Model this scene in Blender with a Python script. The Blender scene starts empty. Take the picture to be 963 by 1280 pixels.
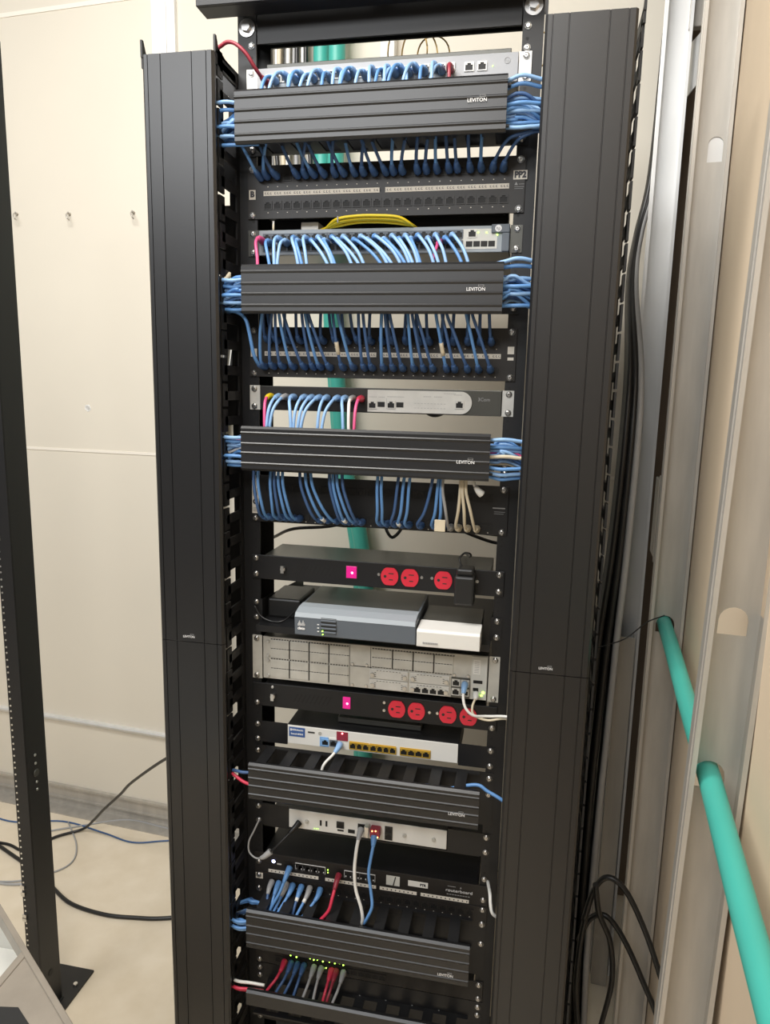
import bpy, bmesh, math, random
from mathutils import Vector, Matrix
random.seed(7)
SC = bpy.context.scene
COL = SC.collection

# ---------------------------------------------------------------- camera, light, exposure
cam_data = bpy.data.cameras.new('camera')
cam = bpy.data.objects.new('camera', cam_data)
COL.objects.link(cam)
yaw, pitch, roll = -0.19237, -0.17176, 0.022326
fv = Vector((math.sin(yaw)*math.cos(pitch), math.cos(yaw)*math.cos(pitch), math.sin(pitch)))
r0 = Vector((math.cos(yaw), -math.sin(yaw), 0.0))
u0 = r0.cross(fv)
rv = math.cos(roll)*r0 + math.sin(roll)*u0
uv = -math.sin(roll)*r0 + math.cos(roll)*u0
m = Matrix((rv, uv, -fv)).transposed().to_4x4()
m.translation = Vector((0.26354, -1.25785, 1.48772))
cam.matrix_world = m
cam_data.sensor_fit = 'HORIZONTAL'
cam_data.sensor_width = 36.0
cam_data.lens = 883.8*36.0/963.0
cam_data.clip_start = 0.02
SC.camera = cam

world = bpy.data.worlds.new('room_ambient')
SC.world = world
world.use_nodes = True
world.node_tree.nodes['Background'].inputs[0].default_value = (1.0, 0.96, 0.90, 1)
world.node_tree.nodes['Background'].inputs[1].default_value = 0.16

def area(name, loc, target, size, size_y, power, color):
    ld = bpy.data.lights.new(name, 'AREA')
    ld.shape = 'RECTANGLE'; ld.size = size; ld.size_y = size_y
    ld.energy = power; ld.color = color
    o = bpy.data.objects.new(name, ld)
    COL.objects.link(o)
    o.location = loc
    d = Vector(target) - Vector(loc)
    o.rotation_euler = d.to_track_quat('-Z', 'Y').to_euler()
    return o
area('ceiling_lamp_front', (-0.75, -0.70, 2.95), (-0.75, 0.1, 0.0), 1.2, 0.35, 30, (1.0, 0.97, 0.92))
area('fill_light_right', (-0.05, -1.25, 2.95), (0.7, -0.5, 0.6), 1.0, 0.3, 11, (1.0, 0.97, 0.92))  # added fill light without a known fixture, brightens the right partition
area('ceiling_lamp_behind', (-0.90, -2.45, 2.80), (-0.3, 0.0, 1.2), 2.0, 0.45, 33, (0.96, 0.98, 1.0))

SC.view_settings.view_transform = 'Standard'
SC.view_settings.look = 'None'
SC.view_settings.gamma = 1
SC.view_settings.use_curve_mapping = False
SC.view_settings.exposure = 0.32

# ---------------------------------------------------------------- materials
def mat(name, col, rough=0.5, metal=0.0, noise=0.0, nscale=30.0, bump=0.0, emit=None, estr=0.0, col2=None, spec=0.5, stretch=None):
    mt = bpy.data.materials.new(name)
    mt.use_nodes = True
    nt = mt.node_tree
    b = nt.nodes['Principled BSDF']
    b.inputs['Roughness'].default_value = rough
    b.inputs['Metallic'].default_value = metal
    b.inputs['Specular IOR Level'].default_value = spec
    c = (*col, 1)
    b.inputs['Base Color'].default_value = c
    tc = nt.nodes.new('ShaderNodeTexCoord')
    n = nt.nodes.new('ShaderNodeTexNoise')
    n.inputs['Scale'].default_value = nscale
    n.inputs['Detail'].default_value = 6
    if stretch:
        mp = nt.nodes.new('ShaderNodeMapping')
        mp.inputs['Scale'].default_value = stretch
        nt.links.new(tc.outputs['Object'], mp.inputs['Vector'])
        nt.links.new(mp.outputs['Vector'], n.inputs['Vector'])
    else:
        nt.links.new(tc.outputs['Object'], n.inputs['Vector'])
    if noise > 0:
        r = nt.nodes.new('ShaderNodeValToRGB')
        c2 = col2 if col2 else tuple(v*(1-noise) for v in col)
        r.color_ramp.elements[0].position = 0.3
        r.color_ramp.elements[1].position = 0.7
        r.color_ramp.elements[0].color = (*c2, 1)
        r.color_ramp.elements[1].color = c
        nt.links.new(n.outputs['Fac'], r.inputs['Fac'])
        nt.links.new(r.outputs['Color'], b.inputs['Base Color'])
    if bump > 0:
        bp = nt.nodes.new('ShaderNodeBump')
        bp.inputs['Strength'].default_value = bump
        bp.inputs['Distance'].default_value = 0.001
        nt.links.new(n.outputs['Fac'], bp.inputs['Height'])
        nt.links.new(bp.outputs['Normal'], b.inputs['Normal'])
    if emit:
        b.inputs['Emission Color'].default_value = (*emit, 1)
        b.inputs['Emission Strength'].default_value = estr
    return mt

M = {}
M['black'] = mat('black_powder_coat', (0.009, 0.009, 0.010), 0.45, 0, 0.15, 60, 0.05)
M['cover'] = mat('black_plastic_cover', (0.007, 0.007, 0.008), 0.37, 0, 0.12, 90, 0.04, spec=0.70)
M['comb'] = mat('black_plastic_comb', (0.010, 0.010, 0.011), 0.5, 0, 0.1, 60)
M['dark'] = mat('port_black', (0.006, 0.006, 0.006), 0.6, 0, 0.1)
M['wall'] = mat('painted_drywall', (0.76, 0.71, 0.61), 0.75, 0, 0.05, 2.0, 0.02)
M['paper'] = mat('drywall_back_paper', (0.74, 0.60, 0.44), 0.8, 0, 0.12, 3.0, 0.05, stretch=(1, 1, 0.4))
M['floor'] = mat('speckled_vinyl_floor', (0.80, 0.71, 0.57), 0.5, 0, 1, 14, 0.0, col2=(0.72, 0.625, 0.48))
M['cavityshade'] = mat('shade_darkened_board', (0.20, 0.155, 0.115), 0.8, 0, 0.2, 5.0)  # shade of the unlit gap between the studs put into the colour
M['galv'] = mat('galvanised_steel', (0.56, 0.53, 0.48), 0.42, 0.45, 0.18, 40, 0.05, stretch=(1, 1, 0.15))
M['galvlight'] = mat('bright_galvanised_steel', (0.80, 0.80, 0.79), 0.42, 0.35, 0.08, 30, 0.02, stretch=(1, 1, 0.15))
M['jointline'] = mat('joint_compound', (0.88, 0.83, 0.74), 0.7)
M['whitetrim'] = mat('white_painted_trim', (0.90, 0.89, 0.86), 0.5)
M['silver'] = mat('zinc_screw', (0.75, 0.74, 0.72), 0.28, 1.0)
M['nickel'] = mat('light_grey_metal_front', (0.66, 0.65, 0.61), 0.42, 0.15, 0.12, 50, 0.05)
M['beige_metal'] = mat('stamped_metal_plate', (0.60, 0.585, 0.53), 0.42, 0.2, 0.15, 40, 0.04)
M['seam'] = mat('dark_seam', (0.03, 0.028, 0.025), 0.6)
M['blue'] = mat('blue_cable_jacket', (0.125, 0.30, 0.62), 0.42, 0, 0.10, 30)
M['shadeblue'] = mat('shaded_blue_cable_jacket', (0.055, 0.125, 0.29), 0.42, 0, 0.10, 30)  # blue jacket with shade put into its colour
M['litpaleblue'] = mat('lit_pale_blue_cable_jacket', (0.28, 0.48, 0.78), 0.42, 0, 0.10, 30)  # blue jacket paled as if strongly lit; also for pale blue boots
M['white'] = mat('white_plastic', (0.80, 0.79, 0.75), 0.42, 0, 0.03)
M['cream'] = mat('cream_cable_jacket', (0.66, 0.58, 0.43), 0.45)
M['greycable'] = mat('grey_cable_jacket', (0.36, 0.36, 0.36), 0.45)
M['red'] = mat('red_cable_jacket', (0.62, 0.035, 0.08), 0.40)
M['pink'] = mat('magenta_cable_jacket', (0.72, 0.10, 0.26), 0.40)
M['maroon'] = mat('dark_red_cable_jacket', (0.30, 0.03, 0.05), 0.40)
M['yellow'] = mat('yellow_cable_jacket', (0.85, 0.62, 0.02), 0.40)
M['amber'] = mat('thin_yellow_fibre', (0.55, 0.36, 0.09), 0.45)
M['blackcable'] = mat('black_cable_jacket', (0.014, 0.014, 0.014), 0.38)
M['clear'] = mat('translucent_plug', (0.72, 0.76, 0.80), 0.2)
M['teal'] = mat('teal_conduit', (0.062, 0.43, 0.355), 0.42, 0, 0.06, 12)
M['outlet'] = mat('red_outlet_plastic', (0.72, 0.028, 0.055), 0.4)
M['rocker'] = mat('lit_magenta_rocker', (0.6, 0.01, 0.2), 0.3, emit=(1.0, 0.02, 0.35), estr=0.28)
M['rockerhot'] = mat('neon_lamp_in_rocker', (1, 0.6, 0.9), 0.3, emit=(1.0, 0.55, 0.85), estr=3.0)
M['slate'] = mat('blue_grey_plastic', (0.115, 0.135, 0.16), 0.42, 0, 0.04)
M['slatelight'] = mat('light_blue_grey_plastic', (0.30, 0.335, 0.365), 0.4)
M['text'] = mat('white_print', (0.80, 0.80, 0.80), 0.5)
M['textgrey'] = mat('grey_print', (0.32, 0.32, 0.32), 0.5)
M['textdark'] = mat('dark_print', (0.03, 0.03, 0.04), 0.5)
M['strip'] = mat('paper_label_strip', (0.80, 0.75, 0.66), 0.6, 0, 0.06, 200)
M['gold'] = mat('gold_port_frame', (0.62, 0.40, 0.06), 0.38, 0.4)
M['bluelabel'] = mat('blue_label', (0.045, 0.11, 0.32), 0.5)
M['ltblue'] = mat('light_blue_port_frame', (0.22, 0.42, 0.72), 0.45)
M['ledgreen'] = mat('green_led', (0.2, 0.9, 0.1), 0.3, emit=(0.45, 1.0, 0.08), estr=5.0)
M['ledblue'] = mat('blue_white_led', (0.5, 0.6, 1), 0.3, emit=(0.45, 0.5, 1.0), estr=12.0)
M['ledorange'] = mat('orange_led', (1, 0.5, 0.2), 0.3, emit=(1.0, 0.42, 0.12), estr=5.0)
M['ledred'] = mat('red_led', (1, 0.3, 0.3), 0.3, emit=(1.0, 0.2, 0.25), estr=4.0)
M['brownport'] = mat('patch_panel_black', (0.017, 0.0145, 0.013), 0.45, 0, 0.1)
M['chassis'] = mat('dark_metal_chassis', (0.11, 0.11, 0.10), 0.34, 0.55, 0.12, 12)
M['alu'] = mat('brushed_aluminium', (0.56, 0.54, 0.51), 0.36, 0.7, 0.12, 60, 0.03, stretch=(0.2, 1, 1))
M['cartmetal'] = mat('dull_cart_metal', (0.36, 0.32, 0.27), 0.42, 0.4, 0.2, 20)
M['hpgrey'] = mat('mid_grey_front', (0.36, 0.37, 0.39), 0.45)
M['rubber'] = mat('black_rubber_tread', (0.012, 0.012, 0.012), 0.7)
M['glowlabel'] = mat('silver_sticker', (0.62, 0.62, 0.58), 0.4)

# ---------------------------------------------------------------- mesh helpers
def wloc(o):
    v = Vector((0, 0, 0))
    while o is not None:
        v = v + Vector(o.location); o = o.parent
    return v

class MB:
    def __init__(s, M4=None):
        s.bm = bmesh.new(); s.M4 = M4; s.mats = []; s.cur = 0
    def use(s, name):
        if name not in s.mats: s.mats.append(name)
        s.cur = s.mats.index(name); return s
    def face(s, vs):
        try:
            f = s.bm.faces.new(vs); f.material_index = s.cur; return f
        except ValueError:
            return None
    def box(s, x0, x1, y0, y1, z0, z1):
        v = [s.bm.verts.new(p) for p in ((x0,y0,z0),(x1,y0,z0),(x1,y1,z0),(x0,y1,z0),(x0,y0,z1),(x1,y0,z1),(x1,y1,z1),(x0,y1,z1))]
        for q in ((0,3,2,1),(4,5,6,7),(0,1,5,4),(1,2,6,5),(2,3,7,6),(3,0,4,7)): s.face([v[i] for i in q])
        return s
    def hexa(s, pts):
        v = [s.bm.verts.new(p) for p in pts]
        for q in ((0,3,2,1),(4,5,6,7),(0,1,5,4),(1,2,6,5),(2,3,7,6),(3,0,4,7)): s.face([v[i] for i in q])
        return s
    def prism(s, poly, axis, a, b):
        """poly: 2D points in the two other axes, extruded from a to b along axis"""
        def P(p, t):
            if axis == 'x': return (t, p[0], p[1])
            if axis == 'y': return (p[0], t, p[1])
            return (p[0], p[1], t)
        A = [s.bm.verts.new(P(p, a)) for p in poly]; B = [s.bm.verts.new(P(p, b)) for p in poly]
        n = len(poly)
        s.face(A); s.face(B[::-1])
        for i in range(n): s.face([A[i], B[i], B[(i+1) % n], A[(i+1) % n]])
        return s
    def cyl(s, p0, p1, r0, r1=None, n=12, cap=True):
        r1 = r0 if r1 is None else r1
        p0 = Vector(p0); p1 = Vector(p1); d = (p1-p0).normalized()
        a = d.orthogonal().normalized(); b = d.cross(a)
        R = []
        for p, r in ((p0, r0), (p1, r1)):
            R.append([s.bm.verts.new(p + r*(math.cos(2*math.pi*i/n)*a + math.sin(2*math.pi*i/n)*b)) for i in range(n)])
        for i in range(n): 
            f = s.face([R[0][i], R[0][(i+1) % n], R[1][(i+1) % n], R[1][i]])
            if f: f.smooth = True
        if cap: s.face(R[0][::-1]); s.face(R[1])
        return s
    def tube(s, pts, r, n=8, radii=None, square=False):
        pts = [Vector(p) for p in pts]
        rings = []; ref = None
        for i, p in enumerate(pts):
            t = (pts[min(i+1, len(pts)-1)] - pts[max(i-1, 0)])
            if t.length < 1e-9: t = Vector((0, 0, 1))
            t.normalize()
            if ref is None: ref = t.orthogonal().normalized()
            if square and i == 0:
                ref = Vector((1, 0, 0)); ref = (ref - ref.dot(t)*t)
                ref = ref.normalized() if ref.length > 1e-3 else t.orthogonal().normalized()
                ref = (ref + t.cross(ref)).normalized()
            ref = (ref - ref.dot(t)*t)
            ref = ref.normalized() if ref.length > 1e-6 else t.orthogonal().normalized()
            b = t.cross(ref)
            rr = radii[i] if radii else r
            rings.append([s.bm.verts.new(p + rr*(math.cos(2*math.pi*k/n)*ref + math.sin(2*math.pi*k/n)*b)) for k in range(n)])
        for A, B in zip(rings, rings[1:]):
            for k in range(n):
                f = s.face([A[k], A[(k+1) % n], B[(k+1) % n], B[k]])
                if f: f.smooth = True
        s.face(rings[0][::-1]); s.face(rings[-1])
        return s
    def build(s, name, material=None, parent=None, bevel=0.0, seg=2, origin=None, centre=False):
        if s.M4 is not None: bmesh.ops.transform(s.bm, matrix=s.M4, verts=s.bm.verts)
        bmesh.ops.recalc_face_normals(s.bm, faces=s.bm.faces)
        if parent is not None and not centre:
            off = wloc(parent); loc = Vector((0, 0, 0))
        else:
            xs = [v.co for v in s.bm.verts]
            lo = Vector((min(c.x for c in xs), min(c.y for c in xs), min(c.z for c in xs)))
            hi = Vector((max(c.x for c in xs), max(c.y for c in xs), max(c.z for c in xs)))
            off = Vector(((lo.x+hi.x)/2, (lo.y+hi.y)/2, lo.z))
            loc = off - (wloc(parent) if parent is not None else Vector((0, 0, 0)))
        for v in s.bm.verts: v.co -= off
        me = bpy.data.meshes.new(name); s.bm.to_mesh(me); s.bm.free()
        names = s.mats if s.mats else [material]
        if material and s.mats and s.mats[0] is None: names = [material]+s.mats[1:]
        for nm in names: me.materials.append(M[nm])
        o = bpy.data.objects.new(name, me); COL.objects.link(o)
        o.parent = parent; o.location = loc
        if bevel > 0:
            bv = o.modifiers.new('bevel', 'BEVEL'); bv.width = bevel; bv.segments = seg
            bv.limit_method = 'ANGLE'; bv.angle_limit = math.radians(40)
        return o

def tag(o, label=None, cat=None, group=None, kind=None):
    if label: o['label'] = label
    if cat: o['category'] = cat
    if group: o['group'] = group
    if kind: o['kind'] = kind
    return o
def empty(name, loc, label, cat, group=None):
    o = bpy.data.objects.new(name, None); COL.objects.link(o)
    o.location = loc; o.empty_display_size = 0.02
    return tag(o, label, cat, group)
def smooth_path(pts, n=6):
    P = [Vector(p) for p in pts]
    if len(P) < 3: return P
    P = [2*P[0]-P[1]] + P + [2*P[-1]-P[-2]]
    out = []
    for i in range(1, len(P)-2):
        a, b, c, d = P[i-1:i+3]
        for k in range(n):
            t = k/n
            out.append(0.5*((2*b) + (c-a)*t + (2*a-5*b+4*c-d)*t*t + (3*b-a-3*c+d)*t**3))
    out.append(P[-2]); return out

def text(s, x, z, h, material, parent, name='printed_text', y=0.0, width=None, M4=None, bold=0.0, rot=0.0, align='CENTER'):
    cu = bpy.data.curves.new(name, 'FONT')
    cu.body = s; cu.size = h*1.4; cu.extrude = 0.00012; cu.offset = bold
    cu.align_x = align; cu.align_y = 'CENTER'; cu.resolution_u = 3
    tmp = bpy.data.objects.new('tmp', cu); COL.objects.link(tmp)
    dg = bpy.context.evaluated_depsgraph_get()
    me = bpy.data.meshes.new_from_object(tmp.evaluated_get(dg))
    bpy.data.objects.remove(tmp); bpy.data.curves.remove(cu)
    xs = [v.co.x for v in me.vertices] or [0, 1]
    sx = 1.0
    if width: sx = width/(max(xs)-min(xs))
    T = Matrix.Translation((x, y, z)) @ Matrix.Rotation(rot, 4, 'Y') @ Matrix.Rotation(math.radians(90), 4, 'X') @ Matrix.Diagonal((sx, 1, 1, 1))
    if M4: T = M4 @ T
    me.transform(Matrix.Translation(-wloc(parent)) @ T)
    me.materials.clear(); me.materials.append(M[material]); me.name = name
    o = bpy.data.objects.new(name, me); COL.objects.link(o); o.parent = parent
    return o

_proto = {}
def stamp(kind, x, y, z, parent, maker):
    """copy of a small repeated part (shared mesh) placed at x,y,z"""
    key = kind
    if key not in _proto:
        mb = MB(); maker(mb)
        bmesh.ops.recalc_face_normals(mb.bm, faces=mb.bm.faces)
        nm = kind.split('|')[0]
        me = bpy.data.meshes.new(nm); mb.bm.to_mesh(me); mb.bm.free()
        for a in mb.mats: me.materials.append(M[a])
        _proto[key] = me
    o = bpy.data.objects.new(kind.split('|')[0], _proto[key]); COL.objects.link(o)
    o.parent = parent; o.location = Vector((x, y, z)) - wloc(parent)
    return o
def mk_screw(mb):
    mb.use('silver').cyl((0, 0, 0), (0, -0.0018, 0), 0.0058, 0.0052, 14).cyl((0, -0.0018, 0), (0, -0.0032, 0), 0.0050, 0.0028, 14)
    mb.use('seam').box(-0.0022, 0.0022, -0.0034, -0.0030, -0.0004, 0.0004).box(-0.0004, 0.0004, -0.0034, -0.0030, -0.0022, 0.0022)
def screw(x, z, parent, y=0.0): return stamp('screw', x, y, z, parent, mk_screw)
def mk_small_screw(mb): mb.use('silver').cyl((0, 0, 0), (0, -0.0016, 0), 0.0032, 0.0026, 10)
def small_screw(x, z, parent, y=0.0): return stamp('screw|small', x, y, z, parent, mk_small_screw)
def mk_jack(frame, key='dark'):
    def f(mb):
        # square-shouldered modular jack opening: dark well with a stepped frame around it
        mb.use(frame)
        mb.box(-0.0078, -0.0060, -0.0012, 0.001, -0.0070, 0.0070).box(0.0060, 0.0078, -0.0012, 0.001, -0.0070, 0.0070)
        mb.box(-0.0060, 0.0060, -0.0012, 0.001, 0.0052, 0.0070).box(-0.0060, 0.0060, -0.0012, 0.001, -0.0070, -0.0056)
        mb.box(-0.0060, -0.0030, -0.0012, 0.001, 0.0026, 0.0052).box(0.0030, 0.0060, -0.0012, 0.001, 0.0026, 0.0052)
        mb.use('dark').box(-0.0060, 0.0060, -0.0003, 0.0006, -0.0056, 0.0052)
    return f
def jack(x, z, parent, frame='brownport', y=0.0): return stamp('port|'+frame, x, y, z, parent, mk_jack(frame))
def mk_led(m_, r=0.0015):
    def f(mb): mb.use(m_).cyl((0, 0.0005, 0), (0, -0.0010, 0), r, r*0.7, 8)
    return f
def led(x, z, parent, m_='ledgreen', y=0.0, r=0.0015): return stamp('indicator_light|%s%.4f' % (m_, r), x, y, z, parent, mk_led(m_, r))

# ---------------------------------------------------------------- room shell (its walls stand 4.3 degrees askew to the rack)
ROOM = Matrix(((0.9971, 0.0757, 0, -1.355), (-0.0757, 0.9971, 0, 0.804), (0, 0, 1, 0), (0, 0, 0, 1)))
b = MB(ROOM); b.box(-2.0, 1.94, 0.0, 0.013, 0, 2.9)
tag(b.build('wall_back', 'wall'), kind='structure')
b = MB(ROOM); b.box(-2.2, 2.6, -3.6, 0.1, -0.05, 0.0)
tag(b.build('floor', 'floor'), kind='structure')
b = MB(ROOM); b.box(-2.0, 1.86, -0.0022, 0.0, 1.268, 1.276)
tag(b.build('trim_1', 'jointline'), kind='structure')
b = MB(ROOM); b.box(-2.0, 1.86, -0.0022, 0.0, 2.555, 2.567)
tag(b.build('trim_2', 'jointline'), kind='structure')
# thin metal reveal on the back wall, lower third
b = MB(ROOM); b.prism([(0.0, 0.322), (0.0, 0.338), (-0.014, 0.338), (-0.016, 0.333), (-0.010, 0.322)], 'x', -2.0, 1.86)
tag(b.build('trim_3', 'galvlight'), kind='structure')
# bottom track (U channel) along the back wall
b = MB(ROOM)
b.box(-2.0, 1.86, -0.004, -0.001, 0.0, 0.078).box(-2.0, 1.86, -0.060, -0.004, 0.0, 0.003)
b.box(-2.0, 1.86, -0.012, -0.004, 0.070, 0.078).box(-2.0, 1.86, -0.010, -0.004, 0.026, 0.032)
tag(b.build('baseboard_back', 'galv'), kind='structure')
# white vertical trim on the back wall (behind the left cable manager)
b = MB(ROOM); b.box(0.535, 0.580, -0.016, 0.0, 0.08, 2.9)
tag(b.build('trim_4', 'whitetrim'), kind='structure')
b = MB(ROOM); b.box(0.580, 0.606, -0.013, 0.0, 0.08, 2.9)
tag(b.build('trim_5', 'galvlight'), kind='structure')
# right partition: far-side boards seen from their back
b = MB(ROOM); b.box(1.996, 2.009, -3.2, -0.425, 0.0, 2.9)
tag(b.build('wall_right', 'paper'), kind='structure')
b = MB(ROOM); b.box(2.14, 2.152, -0.45, 0.12, 0.0, 2.9).box(1.94, 2.14, 0.10, 0.11, 0, 2.9).box(1.996, 2.152, -0.425, -0.415, 0, 2.9).box(1.93, 2.152, -0.425, 0.11, 2.60, 2.62)  # side and top panels added to keep light out of the gap
tag(b.build('wall_cavity', 'cavityshade'), kind='structure')

def stud(name, u0, u1, v0, v1, z0, z1, material, holes=(), lip=0.006, label=None, parent=None, openfront=True, lean=0.0):
    """C stud opening towards the room's front: web at v1, two flanges and their lips at v0"""
    b = MB(ROOM); t = 0.0015
    zs = [z0]; 
    for (hc, hz, hw, hh) in holes: zs += [hz-hh/2, hz+hh/2]
    zs.append(z1)
    for i in range(0, len(zs)-1):
        a, c = zs[i], zs[i+1]
        if i % 2 == 0: b.box(u0, u1, v1-t, v1, a, c)
        else:
            hc, hz, hw, hh = holes[(i-1)//2]
            b.box(u0, hc-hw/2, v1-t, v1, a, c).box(hc+hw/2, u1, v1-t, v1, a, c)
            # rounded top of the punch-out
            n = 8; pz = hz+hh/2; r = hw/2
            for k in range(n):
                a0 = math.pi*k/n; a1 = math.pi*(k+1)/n
                x0_, x1_ = hc+r*math.cos(a0), hc+r*math.cos(a1)
                zt0, zt1 = pz-r+r*math.sin(a0), pz-r+r*math.sin(a1)
                b.hexa([(x1_, v1-t, zt1), (x0_, v1-t, zt0), (x0_, v1, zt0), (x1_, v1, zt1), (x1_, v1-t, pz), (x0_, v1-t, pz), (x0_, v1, pz), (x1_, v1, pz)])
    b.box(u0, u0+t, v0, v1-t, z0, z1).box(u1-t, u1, v0, v1-t, z0, z1)
    b.box(u0+t, u0+lip, v0, v0+t, z0, z1).box(u1-lip, u1-t, v0, v0+t, z0, z1)
    # stiffening ridges pressed in the flanges and web
    b.box(u0-0.0012, u0, v0+0.010, v0+0.014, z0, z1)
    if lean:
        for v in b.bm.verts: v.co.x += lean*(v.co.z-1.0)
    return b.build(name, material)
s1 = stud('wall_stud', 1.929, 1.993, -1.041, -1.005, 0.0, 2.9, 'galv', holes=[(1.957, 1.0065, 0.038, 0.038), (1.962, 1.214, 0.034, 0.036)], lean=0.020)
tag(s1, 'galvanised steel stud nearest the camera, green conduit through its round hole', 'wall stud', 'steel wall studs of the right partition')
s2 = stud('wall_stud', 1.929, 1.993, -0.459, -0.423, 0.0, 2.9, 'galv', holes=[(1.962, 1.022, 0.036, 0.036), (1.972, 1.937, 0.026, 0.044)])
tag(s2, 'middle one of the three steel studs on the right', 'wall stud', 'steel wall studs of the right partition')
s3 = stud('wall_stud', 1.878, 1.934, -0.225, -0.190, 0.0, 2.9, 'galvlight')
tag(s3, 'pale bright steel stud in the back corner beside the hanging black cables', 'wall stud', 'steel wall studs of the right partition')
# conduit and brace
b = MB(ROOM)
b.tube([(1.9615, -0.30, 1.030), (1.9605, -0.45, 1.022), (1.9600, -0.60, 1.018), (1.9585, -0.80, 1.010), (1.957, -1.02, 1.006), (1.957, -1.25, 0.985), (1.958, -1.5, 0.965), (1.96, -1.8, 0.95), (1.96, -3.2, 0.95)], 0.0145, 20)
tag(b.build('conduit', 'teal'), 'teal green plastic conduit running level through the holes of the steel studs', 'conduit')
b = MB()
b.hexa([(0.551, 0.55, 2.112), (0.575, 0.40, 2.123), (0.577, 0.40, 2.123), (0.553, 0.55, 2.112), (0.551, 0.55, 2.228), (0.575, 0.40, 2.219), (0.577, 0.40, 2.219), (0.553, 0.55, 2.228)])
b.hexa([(0.551, 0.55, 2.062), (0.563, 0.475, 2.118), (0.565, 0.475, 2.118), (0.553, 0.55, 2.062), (0.551, 0.55, 2.112), (0.563, 0.475, 2.121), (0.565, 0.475, 2.121), (0.553, 0.55, 2.112)])
tag(b.build('diagonal_brace', 'galvlight'), 'short diagonal light steel brace between the corner stud and the middle stud', 'brace')
b = MB(); b.box(0.553, 0.600, 0.45, 0.47, 2.243, 2.45)
tag(b.build('blocking_box', 'galv', bevel=0.002), 'square grey steel box high between the corner stud and the middle stud', 'bracket')
b = MB(ROOM); b.box(1.950, 1.9925, -0.4225, -0.4205, 1.88, 2.00)  # pale backing added so the slot looks light against the dark gap
tag(b.build('slot_light_backing', 'galvlight'), 'added pale plate brightening the half-round slot of the middle stud', 'plate')
b = MB(ROOM); b.box(1.936, 1.99, -0.33, -0.26, 1.14, 1.31).box(1.936, 2.0, -0.335, -0.33, 1.13, 1.32)
tag(b.build('steel_bracket', 'galv', bevel=0.002), 'dull steel bracket at mid height between the corner stud and the middle stud', 'bracket')
b = MB(ROOM)
b.prism([(1.885, -0.262), (1.922, -0.262), (1.922, -0.228), (1.919, -0.228), (1.919, -0.258), (1.889, -0.258), (1.889, -0.228), (1.885, -0.228)], 'z', 0.0, 0.93)
tag(b.build('track_offcut', 'galv'), 'short steel track section standing on the floor against the corner stud', 'track')

# hooks and putty marks on the back wall
def wall_mark(u, z):
    b = MB(ROOM)
    b.cyl((u, -0.001, z), (u, -0.010, z+0.002), 0.004, 0.004, 8)
    b.tube(smooth_path([(u, -0.010, z+0.002), (u+0.004, -0.022, z-0.006), (u+0.010, -0.026, z-0.016), (u+0.012, -0.020, z-0.022)]), 0.0022, 6)
    return b.build('wall_hook', 'galv')
for u, z, w in ((0.029, 2.0, 'leftmost'), (0.222, 1.992, 'middle'), (0.446, 1.987, 'rightmost')):
    tag(wall_mark(u, z), w+' of the three small metal hooks in the cream back wall', 'hook', 'hooks in the back wall')
b = MB(ROOM)
for i in range(7):
    a = i*2.4; r = 0.006+0.004*math.sin(i*3.1)
    b.cyl((0.251+r*math.cos(a), -0.0012, 1.408+r*math.sin(a)), (0.251+r*math.cos(a), 0, 1.408+r*math.sin(a)), 0.005, 0.006, 8)
tag(b.build('putty_patch', 'whitetrim'), 'small pale filler patch on the back wall at eye height', 'filler patch')

# teal conduits and cable bundle standing against the back wall behind the rack
def rp(u, v, z): return ROOM @ Vector((u, v, z))
for du, w in ((1.045, 'left'), (1.100, 'right')):
    vv = -0.019 if w == 'left' else -0.060
    pts = [rp(du, vv, 2.85), rp(du, vv, 2.1)] + ([rp(du+0.03, vv, 1.7), rp(du+0.065, vv, 1.3), rp(du+0.115, vv, 1.05), rp(du+0.135, vv, 0.8), rp(du+0.14, vv, 0.1)] if w == 'left' else [rp(du-0.010, vv, 1.7), rp(du+0.012, vv, 1.5), rp(du+0.030, vv, 1.3), rp(du+0.088, vv, 1.05), rp(du+0.108, vv, 0.8), rp(du+0.11, vv, 0.1)])
    b = MB(); b.tube(smooth_path(pts, 5), 0.0215, 16)
    tag(b.build('conduit', 'teal'), w+' of the two upright teal conduits on the wall behind the rack', 'conduit', 'upright conduits behind the rack')
cols = ['greycable', 'blackcable', 'white', 'cream', 'blackcable', 'white', 'greycable', 'blackcable', 'white', 'blackcable']
names = {'greycable': 'grey', 'blackcable': 'black', 'white': 'white', 'cream': 'cream'}
for i, c in enumerate(cols):
    x = 0.905+0.0125*i
    yy = -0.03-0.012*(i % 2)
    pts = [rp(x, yy, 2.85), rp(x-0.01, yy, 2.3), rp(x+0.012*math.sin(i), yy, 2.05), rp(x-0.02, yy, 1.93), rp(x-0.10-0.006*i, yy, 1.84), rp(x-0.21, yy, 1.70), rp(x*0.4+0.33, yy, 1.2), rp(x*0.4+0.33, yy, 0.8), rp(x*0.4+0.33, yy, 0.25)]
    b = MB(); b.tube(smooth_path(pts, 5), 0.0062, 8)
    tag(b.build('backbone_cable', c), names[c]+' cable of the wall bundle left of the upright teal conduits', 'cable', 'cables bundled on the back wall')
b = MB(ROOM); b.box(1.206, 1.245, -0.03, 0.0, 2.30, 2.40)
tag(b.build('wall_box', 'white', bevel=0.003), 'small white box on the back wall behind the top of the rack', 'wall box')

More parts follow.
